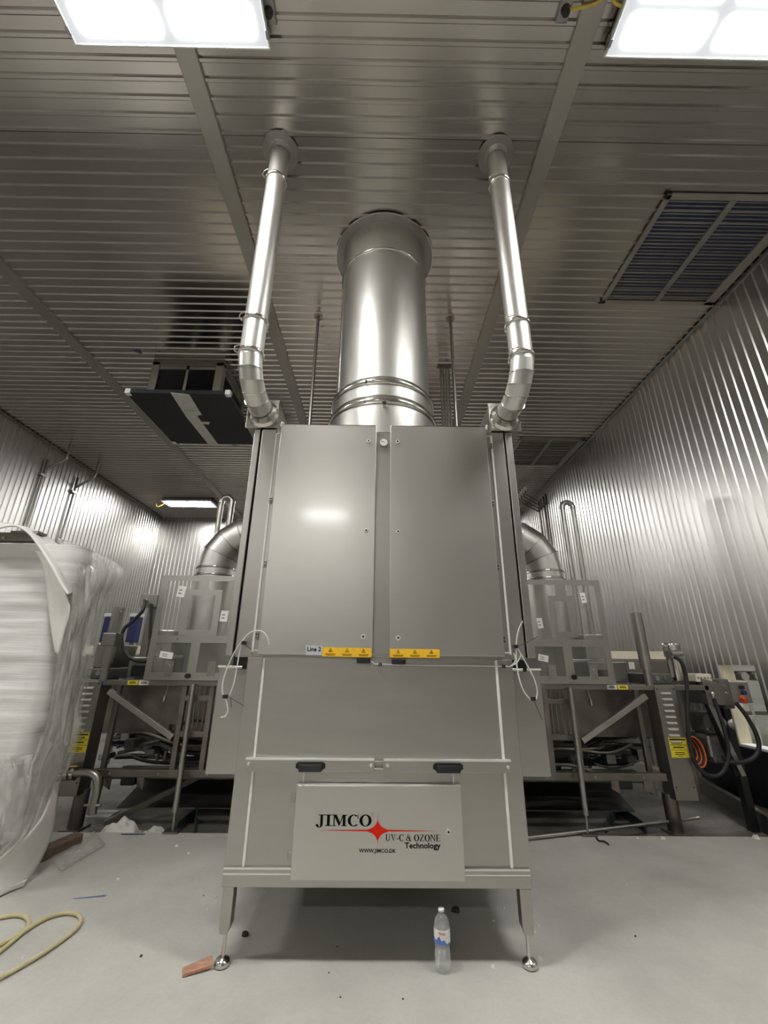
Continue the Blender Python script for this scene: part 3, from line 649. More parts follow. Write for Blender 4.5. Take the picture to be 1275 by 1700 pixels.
# ---------------------------------------------------------------- big exhaust duct
r = empty('exhaust_duct', (CX - .005, 2.97, 2.66), 'wide round steel exhaust duct rising from the unit to the ceiling', 'duct')
ex, ey = CX - .006, 2.97
B().lathe([(.425, 2.656), (.425, 3.030)], (ex, ey, 0), 72).build('duct_section', 'duct', r)
B().lathe([(.412, 3.05), (.410, 3.21)], (ex, ey, 0), 72).build('duct_section', 'duct', r)
B().lathe([(.391, 3.22), (.388, 4.62)], (ex, ey, 0), 72).build('duct_section', 'duct', r)
B().lathe([(.394, 4.60), (.394, HC - .01)], (ex, ey, 0), 72).build('duct_section', 'duct', r)
B().lathe([(.388, 4.590), (.397, 4.593), (.399, 4.603), (.394, 4.612)], (ex, ey, 0), 72).build('seam', 'chrome', r)
for z0, R1, R2 in ((3.215, .411, .391), (3.035, .427, .412)):
    B().lathe([(R1 - .002, -.030), (R1 + .008, -.028), (R1 + .016, -.012), (R1 + .017, .004), (R1 + .008, .018), (R2 + .004, .028), (R2, .055)], (ex, ey, z0), 72).build('clamp_ring', 'chrome', r)
    B().box(ex - .13, ex - .128, ey - .428, ey - .40, z0 - .026, z0 + .016).build('clamp_joint', 'black_void', r)
B().cyl((ex + .012, ey - .42, 2.985), (ex + .012, ey - .46, 2.985), .013, .013, 16).ring((ex + .012, ey - .445, 2.985), (ex + .012, ey - .46, 2.985), .019, .012, 6).build('test_nozzle', 'chrome', r)
B().cyl((ex + .012, ey - .4602, 2.985), (ex + .012, ey - .461, 2.985), .009, .009, 14).build('nozzle_bore', 'black_void', r)
B().ring((ex, ey, HC - .024), (ex, ey, HC - .013), .467, .39, 64).build('ceiling_flange', 'galv', r)
B().ring((ex, ey, HC - .028), (ex, ey, HC - .0235), .470, .462, 64).build('flange_rim', 'chrome', r)
B().box(ex - .36, ex - .354, ey - .16, ey - .152, 3.26, 4.58).build('weld_seam', 'chrome', r)
# rods and conduits from the ceiling
for px, py, lab in ((527, 515, 'thin steel rod hanging left of the exhaust duct'), (749, 520, 'thin steel rod hanging right of the exhaust duct')):
    p = on_z(px, py, HC); q = empty('support_rod', (p.x, p.y, 0), lab, 'rod', 'support rods')
    yb = max(p.y, BK + .08); B().cyl((p.x, yb, LOW), (p.x, yb, HC - .013), .017, None, 12).build('rod', 'tube', q); B().cyl((p.x, yb, HC - .012), (p.x, yb, HC - .018), .05).build('rod_plate', 'galv', q)
p = on_z(737.5, 606, HC); q = empty('conduit_bundle', (p.x, p.y, 2.93), 'bundle of four thin conduits right of the exhaust duct', 'conduits')
for i in range(4): B().cyl((p.x - .055 + i * .036, p.y, 2.93), (p.x - .055 + i * .036, p.y, HC), .0125, None, 10).build('conduit', 'tube', q)
B().box(p.x - .09, p.x + .09, p.y - .025, p.y + .02, HC - .04, HC - .012).build('conduit_strap', 'steel_old', q)

# ---------------------------------------------------------------- white cables and ties on the unit
def ctube(name, pts, r_, m_, lab, cat_='cable', parent=None, group=None):
    P_ = [Vector(p) for p in pts]; return B().tube(P_, r_, 8, 6).build(name, m_, parent, lab, cat_, group)
def pp(lst, Y): return [at(x, y, Y) for x, y in lst]
c1 = empty('sensor_cable', at(375, 1190, F - .02), 'pale cable looping out of the left side of the unit', 'cable')
ctube('cable', pp([(447, 1070), (443, 1057), (436, 1049), (425, 1047), (413, 1052), (401, 1066), (388, 1085), (377, 1110), (370, 1132), (369, 1148), (372, 1156), (376, 1166), (378, 1180), (374, 1189), (366, 1191)], F - .035), .0036, 'cable_white', None, None, c1)
ctube('cable', pp([(401, 1070), (397, 1086), (393, 1110), (388, 1135), (381, 1155)], F - .03), .0036, 'cable_white', None, None, c1)
for q_ in ((405, 1067), (374, 1156)): p = at(*q_, F - .036); B().box(p.x - .012, p.x + .012, p.y - .008, p.y + .01, p.z - .010, p.z + .008).build('cable_clip', 'black_plastic', c1, bevel=.002)
for a_, b_ in (((405, 1069), (417, 1078)), ((382, 1158), (405, 1172)), ((383, 1157), (384, 1174))): ctube('tie_tail', pp([a_, b_], F - .03), .0016, 'tie', None, None, c1)
c2 = empty('sensor_cable', at(885, 1160, F - .02), 'pale cable looping out of the right side of the unit', 'cable')
ctube('cable', pp([(868, 1031), (862, 1043), (858, 1060), (857, 1080), (858, 1105), (863, 1130), (871, 1150), (882, 1163)], F - .03), .0036, 'cable_white', None, None, c2)
ctube('cable', pp([(859, 1076), (870, 1095), (880, 1113), (888, 1130), (892, 1148), (890, 1162)], F - .034), .0036, 'cable_white', None, None, c2)
for q_ in ((856, 1073), (885, 1160)): p = at(*q_, F - .036); B().box(p.x - .012, p.x + .012, p.y - .008, p.y + .01, p.z - .010, p.z + .008).build('cable_clip', 'black_plastic', c2, bevel=.002)
for a_, b_ in (((858, 1075), (893, 1057)), ((887, 1164), (900, 1195))): ctube('tie_tail', pp([a_, b_], F - .03), .0018, 'tie', None, None, c2)
c3 = empty('switch_cable', at(700, 1106, F), 'thin pale cable along the gap below the doors', 'cable')
ctube('cable', pp([(615, 1097), (619, 1100), (623, 1102.5), (640, 1103), (700, 1104.5), (770, 1105), (835, 1106), (847, 1106)], F - .008) + pp([(853, 1101), (856, 1093), (852, 1084)], F - .012), .0036, 'cable_white', None, None, c3)
ctube('cable', pp([(847, 1106), (857, 1101), (863, 1092), (865, 1085)], F - .016), .0036, 'cable_white', None, None, c3)
for q_ in ((631, 1103), (836, 1106)): p = at(*q_, F - .010); B().box(p.x - .008, p.x - .002, p.y - .008, p.y + .012, p.z - .009, p.z + .008).box(p.x + .002, p.x + .008, p.y - .008, p.y + .012, p.z - .009, p.z + .008).build('cable_clip', 'black_plastic', c3, bevel=.001)

# ---------------------------------------------------------------- long processing machine behind the unit
MY = 3.95
M = empty('processing_machine', (0, 5.5, LOW), 'long low stainless processing machine frame standing behind the air unit', 'machine')
B().box(-2.62, 2.62, MY, MY + .07, 1.035, 1.078).build('top_rail', 'steel_dark', M, bevel=.004)
B().box(-2.35, 2.40, MY, MY + .06, .340, .395).build('lower_rail', 'steel_old', M, bevel=.004)
B().box(-2.35, 2.40, MY + .45, MY + .50, .27, .32).build('lower_rail', 'steel_old', M, bevel=.004)
for i in range(12):
    x = -2.2 + i * .40
    B().cyl((x, MY, .365), (x, MY - .008, .365), .010, .008, 8).build('rail_bolt', 'galv', M)
B().box(-2.12, 2.12, 4.42, 9.2, .64, 1.06).build('tank', 'steel_old', M, bevel=.01)
B().box(-2.80, -1.0, 4.36, 4.40, .60, 1.034).build('tank_front', 'steel_old', M, bevel=.004); B().box(1.0, 2.66, 4.36, 4.40, .60, 1.034).build('tank_front', 'steel_old', M, bevel=.004)
B().box(-2.2, 2.2, 4.62, 9.0, .56, .63).build('tank_rib', 'steel_old', M, bevel=.004)
for s in (-1, 1):
    c0 = CX
    # louvred corner column
    x0, x1 = (2.435, 2.622) if s > 0 else (-2.610, -2.425)
    col = B().box(x0, x1, MY - .01, MY + .15, .205, 1.066).build('louvred_column', 'steel_dark', M, bevel=.004)
    for i in range(9):
        zc = 1.01 - i * .047; xm = (x0 + x1) / 2 - .005
        lv = B(); w_ = .046
        v = [(xm - w_, MY - .0105, zc + .010), (xm + w_, MY - .0105, zc + .010), (xm + w_ - .006, MY - .030, zc - .004), (xm - w_ + .006, MY - .030, zc - .004), (xm - w_, MY - .0105, zc - .008), (xm + w_, MY - .0105, zc - .008)]
        lv.add(v, [(0, 1, 2, 3), (3, 2, 5, 4), (0, 3, 4), (1, 5, 2)]).build('louvre', 'louvre', col)
    for xx in (x0 + .02, x1 - .02):
        for zz in (1.045, .30): B().cyl((xx, MY - .010, zz), (xx, MY - .015, zz), .006, .005, 8).build('screw', 'black_plastic', col)
    sx = (x0 + x1) / 2 + .012
    st = B().box(sx - .075, sx + .075, MY - .0115, MY - .0105, .515, .665).build('warning_sticker', 'yellow_tag', col)
    pr = B()
    for i, (zz, hw, hh) in enumerate(((.650, .068, .010), (.628, .04, .010), (.610, .07, .0025), (.592, .045, .009), (.572, .07, .0025), (.553, .042, .005), (.540, .042, .005), (.527, .02, .004))):
        pr.box(sx - hw, sx + hw, MY - .0122, MY - .0117, zz - hh / 2, zz + hh / 2)
    pr.build('warning_print', 'black_ink', st, fix=False)
    B().cyl((s * 2.46, MY + .12, LOW), (s * 2.46, MY + .12, .23), .055, .055, 20).build('column_foot', 'steel_old', M)
    B().box(s * 2.46 - .08, s * 2.46 + .08, MY + .04, MY + .2, LOW, LOW + .012).build('foot_plate', 'steel_old', M, bevel=.003)
    xa, xb = sorted((s * 2.345, s * 2.385)); B().box(xa, xb, MY + .16, MY + .20, .2, 1.04).build('side_post', 'steel_dark', M, bevel=.003)
    # riser pipe on the corner
    px_ = 2.402 if s > 0 else -2.425
    B().cyl((px_, MY, 1.21), (px_, MY, 1.70), .048, .048, 24).build('riser_sleeve', 'tube', M); B().cyl((px_, MY, 1.07), (px_, MY, 1.22), .033, .033, 20).build('riser_pipe', 'tube', M)
    if s < 0:
        B().cyl((px_ + .035, MY - .03, 1.66), (px_ + .055, MY - .05, 1.66), .012).build('riser_bolt', 'chrome', M); B().box(px_ - .06, px_ + .06, MY - .055, MY + .055, 1.36, 1.47).build('riser_clamp', 'steel_dark', M, bevel=.006)
    # brace, inner posts, ladder frame and rods
    B().bar((s * 1.74, MY + .02, .63), (s * 2.36, MY + .02, .985), .04, .045).build('brace', 'steel', M, bevel=.003)
    for xx in (1.705, 1.465): B().box(s * xx - .022, s * xx + .022, MY + .01, MY + .05, .392, 1.036).build('frame_post', 'steel_old', M, bevel=.003)
    for zz in (.935, .655): B().box(s * 1.585 - .10, s * 1.585 + .10, MY + .012, MY + .045, zz - .022, zz + .022).build('cross_bar', 'steel_old', M, bevel=.003)
    for i in range(5): B().cyl((s * (1.50 + i * .042), MY + .10, .64), (s * (1.50 + i * .042), MY + .10, 1.03), .008, None, 8).build('guide_rod', 'tube', M)
    # loose support leg in front
    sl = B().cyl((s * 1.612 + .03, MY - .09, .13), (s * 1.645 + .03, MY - .03, 1.05), .022, .022, 14).build('support_leg', 'steel', M)
    B().cyl((s * 1.606 + .03, MY - .097, .012), (s * 1.612 + .03, MY - .09, .15), .010, .010, 10).build('stem', 'galv', sl); B().cyl((s * 1.61 + .03, MY - .092, .13), (s * 1.612 + .03, MY - .09, .15), .026, .026, 6).build('nut', 'galv', sl)
    B().box(s * 1.606 - .06 + .03, s * 1.606 + .06 + .03, MY - .14, MY - .115 + .07, 0, .012).build('foot_plate', 'steel_old', sl, bevel=.002)
    # housing behind the guard
    xa, xb = sorted((s * 1.15, s * 2.02)); B().box(xa, xb, 4.55, 5.2, 1.06, 1.46).build('housing', 'steel_dark', M, bevel=.01)
    xa, xb = sorted((s * 2.07, s * 2.26)); B().box(xa, xb, 4.35, 4.75, 1.30, 1.53).build('housing_box', 'steel', M, bevel=.008)
    # cream cover on the outer side, with a grey motor deck before it
    xa, xb = sorted((s * 2.30, s * 3.22)); B().box(xa, xb, 4.75, 6.6, 1.08, 1.30).build('side_deck', 'steel_dark', M, bevel=.01)
    B().add([(xa, 4.74, 1.30), (xb, 4.74, 1.30), (xb, 6.6, 1.31), (xa, 6.6, 1.31), (xa + .04, 4.80, 1.385), (xb - .04, 4.80, 1.385), (xb - .04, 6.5, 1.40), (xa + .04, 6.5, 1.40)], [(3, 2, 1, 0), (4, 5, 6, 7), (0, 1, 5, 4), (1, 2, 6, 5), (2, 3, 7, 6), (3, 0, 4, 7)]).build('deck_cover', 'cream', M, 'cream top cover', bevel=.008)
    xa, xb = sorted((s * 2.02, s * 2.40)); B().box(xa, xb, 4.25, 4.65, 1.085, 1.27).build('deck_box', 'steel_dark', M, bevel=.008)
    B().box(xa + .06, xa + .22, 4.20, 4.26, 1.10, 1.20).build('deck_valve', 'black_plastic', M, bevel=.01)
    xa, xb = sorted((s * 2.43, s * 2.68)); B().box(xa, xb, 4.05, 4.35, 1.082, 1.17).build('deck_drive', 'motor_grey', M, bevel=.01)
    for i in range(3): B().cyl((s * (2.46 + i * .08), 4.04, 1.13), (s * (2.46 + i * .08), 4.10, 1.13), .022, .022, 12).build('drive_knob', 'galv', M)
    # rail stickers
    for a_, b_, m_ in (((2.115, 2.205, 'yellow_tag'), (2.02, 2.105, 'label_white'))[0], ((2.115, 2.205, 'yellow_tag'), (2.02, 2.105, 'label_white'))[1]):
        xa, xb = sorted((s * a_, s * b_)); stq = B().box(xa, xb, MY - .0015, MY, 1.038, 1.074).build('rail_sticker', m_, M)
        B().box(xa + .015, xb - .015, MY - .002, MY - .0016, 1.050, 1.056).box(xa + .02, xb - .02, MY - .002, MY - .0016, 1.060, 1.065).build('sticker_print', 'black_ink', stq, fix=False)
    B().tube([(s * 1.88, MY + .08, 1.03), (s * 1.885, MY + .07, .97), (s * 1.89, MY + .07, .93)], .008).build('drain_stub', 'galv', M); B().cyl((s * 1.89, MY + .07, .90), (s * 1.89, MY + .07, .95), .016, .012, 10).build('drain_valve', 'chrome', M)
    # hanging brackets under the lower rail
    for xx in (1.95, 2.22): B().add([(s * xx - .02, MY + .0, .34), (s * xx + .04, MY + .0, .34), (s * xx + .04, MY + .0, .25), (s * xx - .02, MY + .01, .28), (s * xx - .02, MY + .012, .34), (s * xx + .04, MY + .012, .34), (s * xx + .04, MY + .012, .25), (s * xx - .02, MY + .022, .28)], [(0, 1, 2, 3), (7, 6, 5, 4), (0, 4, 5, 1), (1, 5, 6, 2), (2, 6, 7, 3), (3, 7, 4, 0)]).build('bracket', 'steel_old', M)
    B().cyl((s * 1.1, MY + .25, .29), (s * 2.35, MY + .25, .29), .022, None, 12).build('drive_shaft', 'steel_old', M); B().box(s * 2.15 - .06, s * 2.15 + .06, MY + .2, MY + .3, .23, .33).build('bearing', 'black_plastic', M, bevel=.01)
    # runs of pipe and hose under the tank
    rnd = random.Random(3 if s > 0 else 5)
    for i in range(9):
        z0 = .42 + .05 * i * .7; y0 = 4.25 + rnd.random() * .9; xs_ = 1.15 + rnd.random() * .4; xe = 1.9 + rnd.random() * .4
        B().tube([(s * xs_, y0, z0), (s * (xs_ + .3), y0 + .05, z0 + rnd.uniform(-.04, .05)), (s * (xe - .2), y0 + rnd.uniform(-.1, .2), z0 + rnd.uniform(-.06, .04)), (s * xe, y0 + .3, z0)], .010 + .012 * rnd.random(), 8, 4).build('pipe_run', rnd.choice(['tube', 'black_rubber', 'steel_old', 'galv']), M)
    for i in range(4):
        xx = s * (1.82 + .12 * i); B().cyl((xx, 4.4 + .1 * i, .30), (xx, 4.4 + .1 * i, .30 + rnd.uniform(.2, .34)), .018, .018, 10).build('pipe_riser', 'galv', M); B().box(xx - .03, xx + .03, 4.37 + .1 * i, 4.44 + .1 * i, .42, .48).build('pipe_valve', 'motor_grey', M, bevel=.008)
    for i in range(36):
        y0 = rnd.uniform(4.15, 5.3); z0 = rnd.uniform(.33, .60); m_ = rnd.choice(['tube', 'black_rubber', 'steel_old', 'black_plastic', 'steel_dark', 'motor_grey'])
        k_ = y0 / 3.95
        if i % 3: B().tube([(s * rnd.uniform(1.0, 1.5), y0, z0), (s * 1.6 * k_, y0 + rnd.uniform(-.1, .2), z0 + rnd.uniform(-.1, .08)), (s * 1.95 * k_, y0 + rnd.uniform(-.1, .3), z0 + rnd.uniform(-.08, .08)), (s * rnd.uniform(2.1, 2.38) * k_, y0 + rnd.uniform(0, .2), z0 + rnd.uniform(-.05, .1))], rnd.uniform(.008, .020), 8, 4).build('pipe_run', m_, M)
        else: B().bar((s * rnd.uniform(1.0, 1.7), y0, z0), (s * rnd.uniform(1.9, 2.38) * k_, y0 + rnd.uniform(-.05, .25), z0 + rnd.uniform(-.08, .08)), rnd.uniform(.02, .05), rnd.uniform(.02, .06)).build('link_bar', m_, M)
    for i in range(12):
        x_ = s * rnd.uniform(1.2, 2.6); y0 = rnd.uniform(4.3, 5.2); z0 = rnd.uniform(.34, .5); B().box(x_ - .05, x_ + .04, y0, y0 + .12, z0, z0 + rnd.uniform(.05, .11)).build('valve_block', rnd.choice(['motor_grey', 'steel_dark', 'black_plastic', 'galv']), M, bevel=.008)
    B().box(min(s * 1.0, s * 2.4), max(s * 1.0, s * 2.4), 6.4, 6.45, .10, .60).build('dark_backing', 'steel_old', M)  # added dark backing so the gaps under the tank look shaded
    B().bar((s * 1.2, 4.55, .50), (s * 2.3, 4.5, .50), .03, .05).build('inner_beam', 'steel_old', M); B().bar((s * 1.2, 4.9, .58), (s * 2.3, 4.9, .58), .03, .03).build('inner_beam', 'galv', M)
    B().bar((s * 1.75, 4.30, .43), (s * 2.32, 4.62, .56), .035, .035).build('inner_brace', 'steel_dark', M)
    for yy in (5.4, 6.9, 8.4): B().box(s * 2.05 - .04, s * 2.05 + .04, yy, yy + .08, LOW, .62).build('rear_leg', 'steel_old', M)
    # drip tray sloping on the floor behind
    B().add([(s * .8, 4.35, .02), (s * 2.30, 4.35, .02), (s * 2.30, 4.95, .20), (s * .8, 4.95, .20), (s * .8, 4.35, .012), (s * 2.30, 4.35, .012), (s * 2.30, 4.95, .192), (s * .8, 4.95, .192)], [(0, 1, 2, 3), (7, 6, 5, 4), (0, 4, 5, 1), (1, 5, 6, 2), (2, 6, 7, 3), (3, 7, 4, 0)]).build('drip_tray', 'steel_dark', M)

# guards: clear sheets with steel bars, tags and knobs
def guard(s, X0, X1, slot, tags, knob, tabs, label):
    Y = MY - .03; r = empty('machine_guard', ((X0 + X1) / 2, Y, 1.08), label, 'guard', 'clear machine guards')
    lo, hi = min(X0, X1), max(X0, X1); z0, z1 = 1.082, 2.0
    sx0, sz1 = at(*slot[0], Y).x, at(*slot[0], Y).z; sx1, sz0 = at(*slot[1], Y).x, at(*slot[1], Y).z
    pn = B(); xs_ = [lo, sx0, sx1, hi]; zs_ = [z0, sz0, sz1, z1]
    for i in range(3):
        for j in range(3):
            if not (i == 1 and j == 1): pn.box(xs_[i], xs_[i + 1], Y - .004, Y, zs_[j], zs_[j + 1])
    pn.build('pane', 'polycarb', r)
    t = .055; Yb = Y - .0085
    out0, out1 = (lo, lo + t) if s < 0 else (hi - t, hi)
    il, ih = (lo + t, hi) if s < 0 else (lo, hi - t)
    bars = [(out0, out1, z0, z1), (il, ih, z1 - .05, z1), (il, ih, 1.392, 1.455), (il, ih, z0, z0 + .062)]
    cxm = (sx0 + sx1) / 2 + .0; bars += [(cxm - .04, cxm + .04, z0 + .062, 1.392), (sx0 - .06, sx0, max(1.456, sz0 - .05), sz1 + .05), (sx1, sx1 + .06, max(1.456, sz0 - .05), sz1 + .05), (sx0, sx1, sz1, sz1 + .05), (sx0, sx1, max(1.456, sz0 - .05), sz0), (cxm - .04, cxm + .04, sz1 + .05, z1 - .05)]
    for q in bars: B().box(q[0], q[1], Yb, Yb + .004, q[2], q[3]).build('guard_bar', 'steel', r)
    for i, (a, b_, tilt) in enumerate(tags):
        p, q = at(*a, Y - .006), at(*b_, Y - .006); cx_, cz_ = (p.x + q.x) / 2, (p.z + q.z) / 2; hx, hz = abs(q.x - p.x) / 2, abs(q.z - p.z) / 2
        ca, sa = cos(tilt), sin(tilt); cor = [(cx_ + ca * u - sa * w, cz_ + sa * u + ca * w) for u, w in ((-hx, -hz), (hx, -hz), (hx, hz), (-hx, hz))]
        tg = B().prism(cor, Y - .006, Y - .005).build('tag', 'label_white', r)
        bb = B()
        for k_ in (-.35, .25): bb.bar((cx_ - ca * hx * .6 - sa * hz * k_, Y - .0065, cz_ - sa * hx * .6 + ca * hz * k_), (cx_ + ca * hx * .2 - sa * hz * k_, Y - .0065, cz_ + sa * hx * .2 + ca * hz * k_), .0006, hz * .25)
        bb.build('tag_print', 'grey_ink', tg, fix=False)
    for q in tabs:
        p = at(*q, Y); tb = B().box(p.x - .035, p.x + .035, Y - .010, Y - .004, z0 + .03, z0 + .155).build('tab', 'chrome', r, bevel=.002); B().cyl((p.x, Y - .010, z0 + .115), (p.x, Y - .018, z0 + .115), .011, .009, 12).build('tab_bolt', 'galv', tb)
    p = at(*knob, Y); B().cyl((p.x, Y - .004, p.z), (p.x, Y - .035, p.z), .024, .020, 18).build('knob', 'black_plastic', r, bevel=.003)
    for xx in ((lo * .75 + hi * .25), (lo * .25 + hi * .75)): B().cyl((xx, Y - .004, 1.425), (xx, Y - .012, 1.425), .009, .008, 10).build('screw', 'chrome', r)
guard(-1, -2.055, -1.10, ((318, 988), (350, 1046)), (((296, 973), (306, 991), -.12), ((367, 1014), (377, 1032), -.05), ((266, 1082), (286, 1093), -.12)), (313, 1122), ((280, 1115), (351, 1115)), 'clear machine guard with steel bars left of the unit')
guard(1, 1.10, 2.085, ((920, 998), (948, 1049)), (((963, 984), (974, 1001), .1), ((891, 1026), (902, 1043), .1), ((893, 1087), (911, 1098), -.18)), (952, 1124), ((917, 1118), (985, 1116)), 'clear machine guard with steel bars right of the unit')

# elbow ducts feeding the unit
def side_duct(s, xd, label):
    r = empty('elbow_duct', (xd, 4.75, 1.4), label, 'duct', 'elbow ducts behind the unit'); R = .205; RB = .43; Y = 4.60; zc = 2.20
    B().lathe([(R, 1.465), (R, 2.10)], (xd, Y, 0), 40).build('duct_section', 'duct', r)
    for zz in (2.12, 2.20): B().lathe([(R, -.012), (R + .008, -.004), (R + .008, .004), (R, .012)], (xd, Y, zz), 40).build('seam_ring', 'chrome', r)
    B().lathe([(R, 2.10), (R, 2.20)], (xd, Y, 0), 40).build('duct_section', 'duct', r)
    n_ = 4; nd = []
    for i in range(n_ + 1):
        a = pi / 2 * i / n_; nd.append((Vector((xd - s * RB * (1 - cos(a)), Y, zc + RB * sin(a))), a))
    nd.append((Vector((s * .55, Y, zc + RB)), pi / 2))
    for i in range(len(nd) - 1):
        v = []
        for c_, a in (nd[i], nd[i + 1]): v += [c_ + Vector((s * R * cos(t_) * cos(a), R * sin(t_), R * cos(t_) * sin(a))) for t_ in [2 * pi * k_ / 40 for k_ in range(40)]]
        B().add(v, [(k_, (k_ + 1) % 40, 40 + (k_ + 1) % 40, 40 + k_) for k_ in range(40)], True).build('duct_section' if i == n_ else 'elbow_section', 'duct', r)
        c_, a = nd[i]; d_ = Vector((-s * sin(a), 0, cos(a)))
        if i: B().ring(c_ - d_ * .003, c_ + d_ * .003, R + .005, R - .004, 40).build('seam', 'steel_dark', r)
    return r
side_duct(-1, -1.838, 'steel elbow duct rising behind the left guard'); side_duct(1, 1.852, 'steel elbow duct rising behind the right guard')
B().box(-.56, .57, BK + .02, 4.9, 2.36, 2.90).build('duct_junction', 'steel', label='steel box joining the elbow ducts behind the unit', cat='duct', bevel=.01)
# bent U pipes
def upipe(pxa, pxb, pyt, Y, label):
    a, b_ = at(pxa, 852, Y), at(pxb, 852, Y); zt = at((pxa + pxb) / 2, pyt, Y).z; R = (b_.x - a.x) / 2; cx_ = (a.x + b_.x) / 2; zc = zt - R - .03
    path = [Vector((a.x, Y, 1.2)), Vector((a.x, Y, zc))] + [Vector((cx_ - R * cos(t_), Y, zc + R * sin(t_))) for t_ in [pi * k_ / 14 for k_ in range(1, 14)]] + [Vector((b_.x, Y, zc)), Vector((b_.x, Y, 1.2))]
    r = empty('bent_pipe', (cx_, Y, 1.2), label, 'pipe', 'U-shaped pipes'); B().tube(path, .036, 14, spline=False).build('pipe', 'tube', r)
    for x in (a.x, b_.x): B().cyl((x, Y, zc - .02), (x, Y, zc + .02), .041, None, 16).build('weld_collar', 'galv', r)
upipe(365, 383, 822, 5.3, 'U-shaped steel pipe standing behind the left elbow duct'); upipe(934.5, 952, 831, 5.3, 'U-shaped steel pipe standing behind the right elbow duct')

# left of the machine: control box, cable loop, blue bins, valve
r = empty('control_box', (-2.35, 4.30, 1.06), 'small grey control box on a post left of the guard', 'control box')
B().box(-2.425, -2.26, 4.28, 4.40, 1.745, 1.875).build('box', 'steel_dark', r, bevel=.005); B().box(-2.345, -2.275, 4.30, 4.36, 1.07, 1.75).build('post', 'steel_dark', r, bevel=.004)
p = at(243, 997, 4.27); B().cyl((p.x, 4.28, p.z), (p.x, 4.24, p.z), .022, .018, 14).build('gland', 'chrome', r)
ctube('cable', [Vector((p.x, 4.25, p.z))] + pp([(237, 1013), (222, 1030), (207, 1043), (202, 1058), (205, 1077), (216, 1092), (232, 1098), (248, 1098)], 4.2), .016, 'black_rubber', 'thick black cable looping from the small control box', 'cable')
ctube('cable', pp([(251, 1003), (250.5, 1030), (248.5, 1062)], 4.26), .014, 'black_rubber', 'short black cable straight below the small control box', 'cable')
for a, b_, lab in ((164, 187, 'dark blue bin end left of the riser pipe'), (207, 231, 'dark blue bin end right of the riser pipe')):
    p0, p1 = at(a, 1066, 6.2), at(b_, 1018, 6.2)
    q = empty('blue_bin', ((p0.x + p1.x) / 2, 6.5, p0.z), lab, 'bin'); B().box(p0.x, p1.x, 6.2, 6.34, p0.z, p1.z - .05).build('bin_body', 'blue_bin', q, bevel=.01); B().box(p0.x - .01, p1.x + .01, 6.19, 6.35, p1.z - .05, p1.z).build('bin_lid', 'white_plastic', q, bevel=.008)
    B().box(p0.x + .05, p1.x - .05, 6.22, 6.32, LOW, p0.z).build('bin_stand', 'steel_dark', q)
r = empty('hopper', (-2.72, 4.4, .9), 'steel hopper chute between the wrapped crate and the riser pipe', 'hopper')
v0 = [at(150, 1108, 4.2), at(178, 1108, 4.2), at(192, 1070, 4.2), at(158, 1068, 4.2)]
B().add([(p.x, 4.2, p.z) for p in v0] + [(p.x, 4.6, p.z) for p in v0], [(0, 1, 2, 3), (7, 6, 5, 4), (0, 4, 5, 1), (1, 5, 6, 2), (2, 6, 7, 3), (3, 7, 4, 0)]).build('chute', 'steel_dark', r, bevel=.006)
B().box(v0[0].x, v0[1].x - .04, 4.24, 4.5, 1.05, v0[0].z).build('chute_neck', 'black_plastic', r, bevel=.005)
r = empty('valve_pipe', (-2.45, 4.05, 0), 'steel drain pipe with a yellow-handled valve left of the column', 'valve')
vp_ = pp([(118, 1283), (132, 1283), (146, 1283), (157, 1287), (162, 1298), (161, 1315), (156, 1335), (153, 1352)], 3.88)
B().tube(vp_, .030, 16, 6).build('pipe', 'tube', r)
a = at(106, 1284, 3.88); b_ = at(124, 1283, 3.88); B().cyl(a, b_, .036, .036, 18).build('valve_body', 'galv', r)
for c_ in (a, b_, a * .5 + b_ * .5): B().cyl(c_ - Vector((.012, 0, 0)), c_ + Vector((.012, 0, 0)), .055, .055, 8).build('valve_flange', 'chrome', r)
h_ = at(124, 1272, 3.86); B().box(h_.x - .035, h_.x + .035, h_.y - .02, h_.y + .02, h_.z - .004, h_.z + .010).build('handle', 'brass', r, bevel=.004); B().cyl((h_.x, 3.88, b_.z + .02), (h_.x, 3.88, h_.z), .01).build('handle_stem', 'chrome', r)
p = at(153, 1337, 3.87); B().cyl(p - Vector((.06, 0, 0)), p + Vector((.07, 0, 0)), .010, .010, 8).build('pipe_clamp', 'galv', r)
B().bar((-2.2, 4.02, .0), (-1.45, 4.5, .33), .04, .04).build('loose_bar', 'steel_old', label='steel bar leaning from the floor below the left guard', cat='bar')
for lab, lst in (('folded white rag lying at the floor edge left of the unit', ((-2.02, 3.93, .28, .11), )), ('smaller white rag beside the left support leg', ((-1.76, 3.93, .17, .05), ))):
    x, yy, w_, h_ = lst[0]; bb = B(); rows = []
    for j in range(13):
        row = []
        for i in range(17):
            u, t = i / 16 * 2 - 1, j / 12 * 2 - 1; d_ = max(0, 1 - (u * u) ** 1.0 * .9 - t * t * .9)
            zz = h_ * d_ ** .6 * (.7 + .6 * noise.noise(Vector((u * 2.3 + x, t * 2, 1.7)))) ; row.append(Vector((x + u * w_ / 2 + .03 * t * h_, yy + t * .09, LOW + max(0, zz) * 1.15 + .004)))
        rows.append(row)
    bb.grid(rows).build('rag', 'rag', label=lab, cat='rag', solid=.006)

